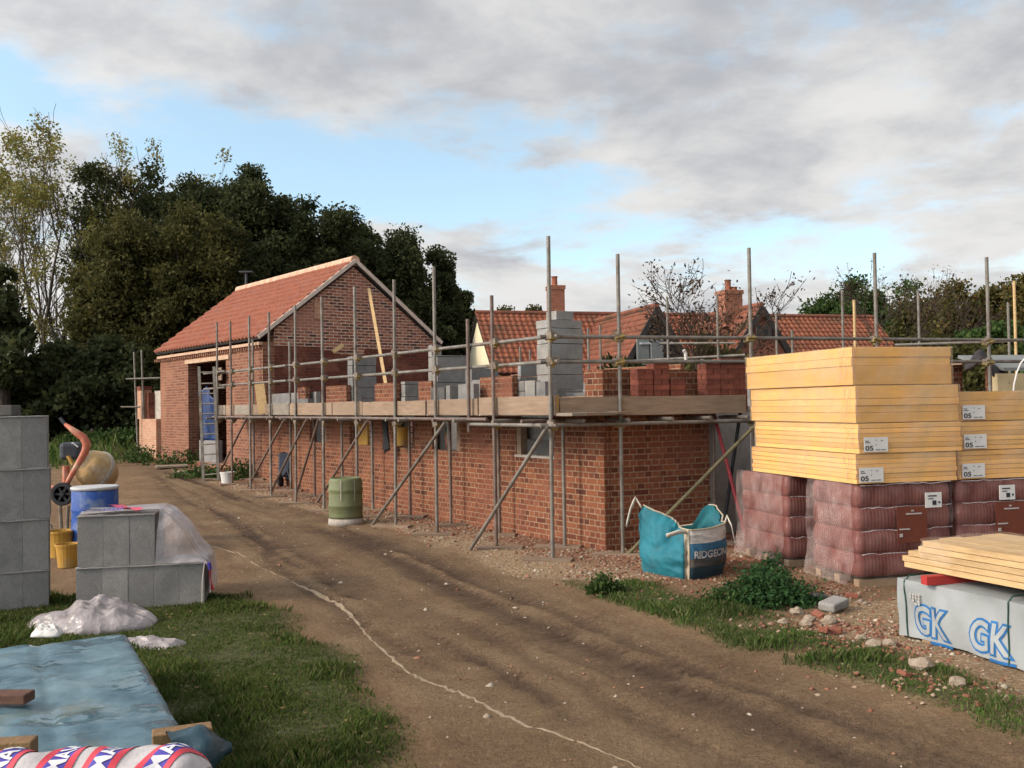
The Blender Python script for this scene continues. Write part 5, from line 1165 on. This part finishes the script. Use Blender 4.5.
def chimney(px0, px1, ytop, ybot, Y, pots, mat):
    p0, p1 = P(px0, ybot, Y), P(px1, ybot, Y); zt_ = P((px0+px1)/2, ytop, Y).z; w_ = (p1-p0).length; ct = (p0+p1)/2; b = MB()
    b.box((ct.x, ct.y, (zt_+p0.z)/2-.3), w_*.9, w_*.9, zt_-p0.z+.6, .27); b.box((ct.x, ct.y, zt_-.09), w_, w_, .18, .27); ch = b.build('chimney', mat, fh)
    for px, yt in pots:
        q = P(px, ytop, Y); b = MB(); b.lathe((q.x, ct.y, zt_), [(.17,0),(.14,.06),(.13,P(px, yt, Y).z-zt_-.05),(.155,P(px, yt, Y).z-zt_-.04),(.155,P(px, yt, Y).z-zt_)], 12); b.build('chimney_pot', m_tileO, ch)
chimney(548, 564, 286, 320, 43.5, [(554.5, 276.5)], m_hbrick)
chimney(719, 740, 291, 314, 41.5, [(728, 280), (734, 287)], m_hbrick)

# ------------------------------------------------------------------ trees
def limb_tree(b, p, d, ln, r_, depth, rs_, tips, spread=.5, upb=.25, minr=.006, segs=3):
    pts = [p]; rr_ = [r_]; q = V(p); dd = V(d)
    for i in range(segs):
        dd = (dd+V((rs_.randn()*.12, rs_.randn()*.12, rs_.randn()*.06+upb*.15))).normalized(); q = q+dd*ln/segs; pts.append(V(q)); rr_.append(max(minr, r_*(1-.45*(i+1)/segs)))
    b.path(pts, rr_, 6 if r_ > .04 else 4)
    if depth == 0: tips.append(q); return
    for k in range(rs_.randint(2, 4)):
        i = rs_.randint(1, segs+1); az = rs_.rand()*6.28; o_ = V((math.cos(az), math.sin(az), 0)); nd = (dd+o_*spread*(.6+rs_.rand()*.8)+V((0,0,upb))).normalized()
        limb_tree(b, pts[i], nd, ln*(.55+.25*rs_.rand()), max(minr, rr_[i]*.62), depth-1, rs_, tips, spread, upb, minr, segs)
    nd = (dd+V((rs_.randn()*.15, rs_.randn()*.15, upb*.5))).normalized(); limb_tree(b, q, nd, ln*.72, max(minr, rr_[-1]*.8), depth-1, rs_, tips, spread, upb, minr, segs)
def tree(label, px, ytop, Y, halfw, low, mat, seed, nclump=120, per=95, size=.15, name='broadleaf_tree', asp=.6, shell=.35, trunk=.22, group='trees behind the barn', bark=None, pw=.7):
    top = P(px, ytop, Y); x_, zt_ = top.x, top.z; z0 = hz(x_, Y); rs_ = np.random.RandomState(seed)
    t = thing(name, label, 'tree', (x_, Y, z0), group); cz0 = z0+low; ch = zt_-cz0
    cs = []
    lob = rs_.rand(5)*6.28; la_ = .25*rs_.rand(5)
    K = 4+int(halfw*1.2); ld = [(rs_.uniform(-.72,.72)*halfw, rs_.uniform(-.6,.6)*halfw, .86+.14*rs_.rand(), halfw*(.20+.13*rs_.rand())) for _ in range(K)]; ld[0] = (0, 0, 1.0, halfw*.34)
    while len(cs) < nclump:
        a = rs_.rand()*6.28; rq = shell+(1-shell)*math.sqrt(rs_.rand())
        if rs_.rand() < .58:
            dx_, dy_, tp_, rl = ld[rs_.randint(K)]; t_ = rs_.rand(); h_ = tp_*(.42+.58*t_); r_ = rl*max(.05, math.sin(math.pi*min(1, .22+.76*t_)))*rq
            cs.append((x_+dx_+r_*math.cos(a), Y+dy_+r_*math.sin(a), cz0+ch*h_*.97))
        else:
            h_ = rs_.rand()*.72; prof_ = math.sin(math.pi*min(1, (h_/.80*.86+.10))**pw); lobe = 1+sum(la_[k]*math.sin((k+1)*a+lob[k]+3*h_) for k in range(5))*.6
            r_ = halfw*max(.08, prof_)*lobe*rq; cs.append((x_+r_*math.cos(a), Y+r_*math.sin(a), cz0+ch*h_))
    cs = np.array(cs); n_ = nclump*per; k = rs_.randint(0, nclump, n_); cr = (halfw*.16+.12)*(.6+.8*rs_.rand(nclump))
    off = np.clip(rs_.randn(n_, 3), -1.7, 1.7)*.58*np.array([1, 1, .75]); pos = cs[k]+off*cr[k][:, None]; pos = pos[pos[:, 2] > z0+.1]; pos[:, 2] = np.minimum(pos[:, 2], zt_+.15)
    leaves(pos, size, mat, t, rs_, 'crown', asp); b = MB()
    b.path([V((x_, Y, z0-.1)), V((x_+.1, Y, z0+ch*.3)), V((x_-.05, Y, z0+low+ch*.55)), V((x_, Y, z0+low+ch*.8))], [trunk, trunk*.8, trunk*.5, trunk*.2], 8)
    for j in rs_.randint(0, nclump, 22): 
        hb = max(z0+.8, cs[j][2]-1.2-rs_.rand()*1.5); b.path([V((x_, Y, hb)), V((x_, Y, hb)).lerp(V(cs[j]), .55)+V((0,0,-.1)), V(cs[j])], [trunk*.35, trunk*.22, .02], 5)
    b.build('trunk', bark or m_bark, t); return t
DT = [(150,160,41,3.0,1.2,'tall dark oak rising beside the thin yellow trees'),(190,172,43,2.4,2.0,'dark oak with rounded top left of the barn roof'),(215,174,45,1.7,2.5,'narrow dark oak above the far end of the barn'),(250,164,42,2.3,2.0,'dark oak with a pointed top above the barn ridge'),(292,180,43,2.6,2.0,'broad dark oak behind the middle of the barn ridge'),(330,197,42,2.0,1.5,'dark oak just left of the barn gable peak'),(362,214,46,1.6,1.5,'small dark tree behind the barn gable peak'),(402,229,44,2.9,1.0,'dark tree right of the barn gable peak'),(436,246,46,1.9,.6,'dark tree at the right end of the tree belt'),(452,285,52,1.5,.4,'low dark tree beyond the cream gable')]
for i, (px, yt, Y, hw, low, lab) in enumerate(DT): tree(lab, px, yt, Y, hw, low, m_oak, 100+i, nclump=int(80+40*hw), per=230, size=.082)
tree('olive green bushy tree in front of the dark oaks at left', 128, 215, 37.5, 2.6, .8, m_olv, 131, 150, 220, .078)
tree('olive green tree overhanging the far end of the barn', 185, 205, 38, 2.6, .8, m_olv, 132, 150, 220, .078)
tree('dark olive tree leaning over the barn roof', 240, 214, 39, 2.5, 1, m_oak, 133, 150, 220, .078)
tree('low olive tree under the thin yellow trees', 92, 262, 37, 1.8, .3, m_olv, 134, 110, 95, .13)
tree('dark bush tree cut by the left edge of the picture', 2, 262, 33, 1.6, .2, m_oak, 135, 110, 95, .13)
for i, (px, yt, Y, hw, lab) in enumerate(((15,352,36,2.0,'dark hedge bush at the left edge behind the blocks'),(60,345,35,2.2,'dark hedge bush above the cement mixer'),(105,340,34.5,2.0,'dark hedge bush left of the stub wall'),(140,345,36.5,1.8,'dark hedge bush behind the stub wall'))):
    tree(lab, px, yt, Y, hw, .1, m_oak, 150+i, 110, 90, .11, 'hedge_bush', group='hedge bushes left of the barn', trunk=.08, pw=1)
for i, (px, yt, Y, hw) in enumerate(((118,432,31.5,.9),(92,436,32,.9))): tree(['green bramble mound nearest the stub wall','green bramble mound behind the mixer handle'][i], px, yt, Y, hw, .02, m_mid, 170+i, 70, 60, .06, 'bramble', group=None, trunk=.03, pw=1)
# thin yellow leaved ash trees
for i, (px, yt, Y, lab, lean) in enumerate(((16,148,40,'thin yellowing ash nearest the left edge',-.10),(46,140,41,'thin yellowing ash with the greenest top',.0),(80,138,40,'thin yellowing ash in the middle of the thin trees',.08),(112,142,42,'thin ash with bare twigs beside the dark oaks',.16),(-16,160,41,'thin ash partly outside the left edge',-.1),(134,150,43,'sparse ash top showing over the dark oak',-.03))):
    top = P(px, yt, Y); rs_ = np.random.RandomState(200+i); zz = hz(top.x, Y); hgt = top.z-zz; t = thing('ash_tree', lab, 'tree', (top.x, Y, zz), 'thin ash trees at left'); tips = []; b = MB()
    for k in range(2):
        limb_tree(b, V((top.x+rs_.randn()*.25-lean*3, Y+rs_.randn()*.3, zz-.1)), V((lean+rs_.randn()*.06, 0, 1)).normalized(), hgt*.40, .17, 4 if k == 0 else 3, rs_, tips, .55, .22, .008, 4)
    b.v = [V((p.x, p.y, zz+(p.z-zz)*min(1.25, hgt/max(.1, max(v_.z for v_ in b.v[::7])-zz)))) for p in b.v] if False else b.v
    mz = max(p.z for p in b.v); kz = hgt/(mz-zz); b.v = [V((p.x, p.y, zz+(p.z-zz)*kz)) for p in b.v]; tips = [V((p.x, p.y, zz+(p.z-zz)*kz)) for p in tips]
    b.build('trunk', m_barkl, t); tp_ = np.array([tuple(p) for p in tips]); tp_ = tp_[rs_.rand(len(tp_)) < .38]; n_ = (5200, 7600, 6200, 4600, 4000, 1000)[i]; kx = rs_.randint(0, len(tp_), n_); pos = tp_[kx]+np.clip(rs_.randn(n_, 3), -1.6, 1.6)*np.array([.20,.20,.24])
    leaves(pos, .062, m_ylw, t, rs_, 'crown', .6)
# sparse shrub in front of the farmhouse
def bare(label, px, ytop, Y, lean, depth, leafn, mat, seed, lsize=.05, spread=.75, upb=.12, name='bare_tree', group=None, n0=3, half=None):
    top = P(px, ytop, Y); zz = 0; hgt = top.z; rs_ = np.random.RandomState(seed); t = thing(name, label, 'tree', (top.x, Y, zz), group); tips = []; b = MB()
    b.path([V((top.x, Y, -.1)), V((top.x+.03, Y, hgt*.35))], [.10, .07], 8)
    for k in range(n0):
        a = rs_.rand()*6.28; limb_tree(b, V((top.x+.03, Y, hgt*.33)), V((math.cos(a)*.6+lean, math.sin(a)*.5, .8)).normalized(), hgt*.24, .05, depth, rs_, tips, spread, upb, .007, 4)
    mz = max(p.z for p in b.v); kz = hgt/mz; mw = max(abs(p.x-top.x) for p in b.v); kx = (half/mw) if half else 1
    fx = lambda p: V((top.x+(p.x-top.x)*kx, p.y, p.z*kz)); b.v = [fx(p) for p in b.v]; tips = [fx(p) for p in tips]
    b.build('trunk', m_bark, t); tp_ = np.array([tuple(p) for p in tips]); k = rs_.randint(0, len(tp_), leafn); leaves(tp_[k]+rs_.randn(leafn, 3)*.10, lsize, mat, t, rs_, 'crown', .5)
bare('sparse apple tree with few dark leaves in front of the farmhouse roofs', 700, 255, 26, .05, 4, 1400, m_brnl, 301, half=2.6, n0=4)
bare('bare twisted tree behind the right end of the farmhouse roof', 882, 258, 40, .0, 4, 700, m_brnl, 302, .06, half=3.0, group=None)
bare('thin bare shrub tree between the green trees at right', 935, 280, 42, .0, 4, 500, m_brnl, 303, .06, half=2.0)
q = None
for i, (px, yt, Y, hw, mat, lab) in enumerate(((856,278,54,3.2,m_mid,'green tree directly behind the farmhouse roof end'),(828,292,56,2.2,m_mid,'small green tree at the right end of the farmhouse ridge'),(905,300,52,2.4,m_rust_l,'brownish tree under the bare twisted branches'),(945,298,50,2.6,m_olv,'olive tree in the middle of the right hand trees'),(985,278,48,3.0,m_rust_l,'tall russet green tree near the right edge'),(1022,270,46,2.8,m_rust_l,'russet tree cut by the right edge'),(1000,326,36,1.8,m_mid,'bright green conifer low at the right edge'),(968,345,32,1.3,m_olv,'dull bush behind the dark roofing felt'),(925,335,40,2.0,m_olv,'dull green bush behind the short stack'),(505,305,62,2.0,m_olv,'distant tree top just above the cream gabled roof'),(535,306,62,1.8,m_olv,'distant tree top beside the tall red chimney'))):
    tree(lab, px, yt, Y, hw, .3, mat, 400+i, 130, 200, .10, group='trees on the right and beyond')
for i, (px, yt, Y, hw, mat, lab) in enumerate(((702,336,33,1.4,m_olv,'ivy green bush between the two cross gables'),(735,342,34,1.0,m_rust_l,'rusty bush at the foot of the brick cross gable'),(625,352,33,.9,m_oak,'dark bush in front of the dark cross gable'))): tree(lab, px, yt, Y, hw, .1, mat, 450+i, 70, 70, .09, 'garden_bush', group='bushes in front of the farmhouse', trunk=.05, pw=1)
# tree belt running on along the left side of the track (mostly out of frame)
# ------------------------------------------------------------------ light
SUN_EL, SUN_AZ = rad(31), V((-.93, -.37, 0)).normalized()
w = bpy.data.worlds.new('World'); S.world = w; w.use_nodes = True; nt = w.node_tree; L = nt.links.new; bg = nt.nodes['Background']
sky = nt.nodes.new('ShaderNodeTexSky'); sky.sky_type = 'NISHITA'; sky.sun_disc = False; sky.sun_elevation = SUN_EL
sky.sun_rotation = math.atan2(SUN_AZ.x, SUN_AZ.y); sky.air_density = 1; sky.dust_density = .6; sky.ozone_density = 1
tc = nt.nodes.new('ShaderNodeTexCoord'); sx = nt.nodes.new('ShaderNodeSeparateXYZ'); L(tc.outputs['Generated'], sx.inputs[0])
def Mth(op, a, b_=None, c_=None, clamp=False):
    m_ = nt.nodes.new('ShaderNodeMath'); m_.operation = op; m_.use_clamp = clamp
    for i, v in enumerate((a, b_, c_)):
        if v is None: continue
        if isinstance(v, (int, float)): m_.inputs[i].default_value = v
        else: L(v, m_.inputs[i])
    return m_.outputs[0]
den = Mth('ADD', Mth('MAXIMUM', sx.outputs[2], 0), .20); cxx = Mth('DIVIDE', sx.outputs[0], den); cyy = Mth('DIVIDE', sx.outputs[1], den)
cv = nt.nodes.new('ShaderNodeCombineXYZ'); L(cxx, cv.inputs[0]); L(cyy, cv.inputs[1])
def nz(scale, detail, rough=.55, off=(0,0,0), dist=0):
    mp = nt.nodes.new('ShaderNodeMapping'); mp.inputs['Location'].default_value = off; L(cv.outputs[0], mp.inputs[0])
    n_ = nt.nodes.new('ShaderNodeTexNoise'); n_.inputs['Scale'].default_value = scale; n_.inputs['Detail'].default_value = detail; n_.inputs['Roughness'].default_value = rough; n_.inputs['Distortion'].default_value = dist; L(mp.outputs[0], n_.inputs['Vector']); return n_.outputs['Fac']
na = nz(1.5, 9, .55, (3.2, 1.1, 0), .2); nb = nz(4.2, 8, .6, (7.7, 2.3, 1), .3); nc = nz(2.6, 9, .58, (1.7, 5.3, 2), .2); nd = nz(8, 6, .6, (4.1, 3.3, 5), .2)
band = Mth('SUBTRACT', sx.outputs[2], Mth('MULTIPLY_ADD', sx.outputs[0], -.19, .200))   # cover is thinner along a band falling from left to right
bandm = Mth('POWER', 2.718, Mth('MULTIPLY', Mth('POWER', Mth('DIVIDE', band, .052), 2), -1))
right = Mth('MULTIPLY_ADD', sx.outputs[0], 2.2, -.1, True)
cov = Mth('SUBTRACT', Mth('ADD', Mth('ADD', Mth('MULTIPLY', na, .9), Mth('MULTIPLY', Mth('SUBTRACT', nb, .5), .68)), .24), Mth('MULTIPLY', bandm, Mth('SUBTRACT', .37, Mth('MULTIPLY', right, .31))))
lowr = Mth('MULTIPLY', Mth('MULTIPLY_ADD', sx.outputs[2], -7.0, 1.45, True), Mth('MULTIPLY_ADD', sx.outputs[0], 2.0, .25, True))
cov = Mth('ADD', cov, Mth('MULTIPLY', lowr, .15))
cf = nt.nodes.new('ShaderNodeMapRange'); cf.interpolation_type = 'SMOOTHSTEP'; cf.inputs[1].default_value = .40; cf.inputs[2].default_value = .66; L(cov, cf.inputs[0])
dk = nt.nodes.new('ShaderNodeMapRange'); dk.interpolation_type = 'SMOOTHSTEP'; dk.inputs[1].default_value = .42; dk.inputs[2].default_value = .76
L(Mth('ADD', Mth('ADD', Mth('MULTIPLY', cov, .25), Mth('ADD', Mth('MULTIPLY', nc, .75), Mth('MULTIPLY', nd, .12))), Mth('MULTIPLY', Mth('SUBTRACT', sx.outputs[2], .28), .50)), dk.inputs[0])
def mixw(f_, a, b_):
    m_ = nt.nodes.new('ShaderNodeMix'); m_.data_type = 'RGBA'
    for i, v in ((0, f_), (6, a), (7, b_)):
        if isinstance(v, tuple): m_.inputs[i].default_value = v
        else: L(v, m_.inputs[i])
    return m_.outputs[2]
cloud = mixw(dk.outputs[0], (5.2, 5.15, 5.05, 1), (3.05, 3.15, 3.4, 1))
sc_ = nt.nodes.new('ShaderNodeVectorMath'); sc_.operation = 'MULTIPLY'; L(sky.outputs[0], sc_.inputs[0]); sc_.inputs[1].default_value = (1.0, 1.0, 1.0)
vl = nt.nodes.new('ShaderNodeVectorMath'); vl.operation = 'ADD'; L(sc_.outputs[0], vl.inputs[0]); vl.inputs[1].default_value = (1.35, 1.9, 1.95)
# clouds glow towards the sun, which stands behind the left shoulder of the camera
dt = nt.nodes.new('ShaderNodeVectorMath'); dt.operation = 'DOT_PRODUCT'; L(tc.outputs['Generated'], dt.inputs[0]); dt.inputs[1].default_value = tuple(SUN_AZ*.86+V((0,0,.5)))
gl_ = Mth('MULTIPLY_ADD', Mth('POWER', Mth('MAXIMUM', Mth('MULTIPLY_ADD', dt.outputs['Value'], .7, .3), 0), 5.0), 5.0, 1.0)
cs_ = nt.nodes.new('ShaderNodeVectorMath'); cs_.operation = 'SCALE'; L(mixw(cf.outputs[0], vl.outputs[0], cloud), cs_.inputs[0]); L(gl_, cs_.inputs['Scale'])
L(cs_.outputs[0], bg.inputs['Color']); bg.inputs['Strength'].default_value = .12
sl_ = bpy.data.lights.new('sun', 'SUN'); sl_.energy = 2.2; sl_.angle = rad(9); sl_.color = (1, .82, .62); so = bpy.data.objects.new('sun', sl_); COL.objects.link(so)
sv = V((SUN_AZ.x*math.cos(SUN_EL), SUN_AZ.y*math.cos(SUN_EL), math.sin(SUN_EL))); so.rotation_euler = sv.to_track_quat('Z', 'Y').to_euler(); so.location = (-20, -10, 15)
S.view_settings.view_transform = 'Standard'; S.view_settings.look = 'None'; S.view_settings.exposure = .40; S.view_settings.gamma = 1
S.render.engine = 'CYCLES'; S.cycles.use_denoising = True; S.cycles.max_bounces = 6; S.cycles.transparent_max_bounces = 12
for o in bpy.data.objects:
    if '_w' in o: del o['_w']
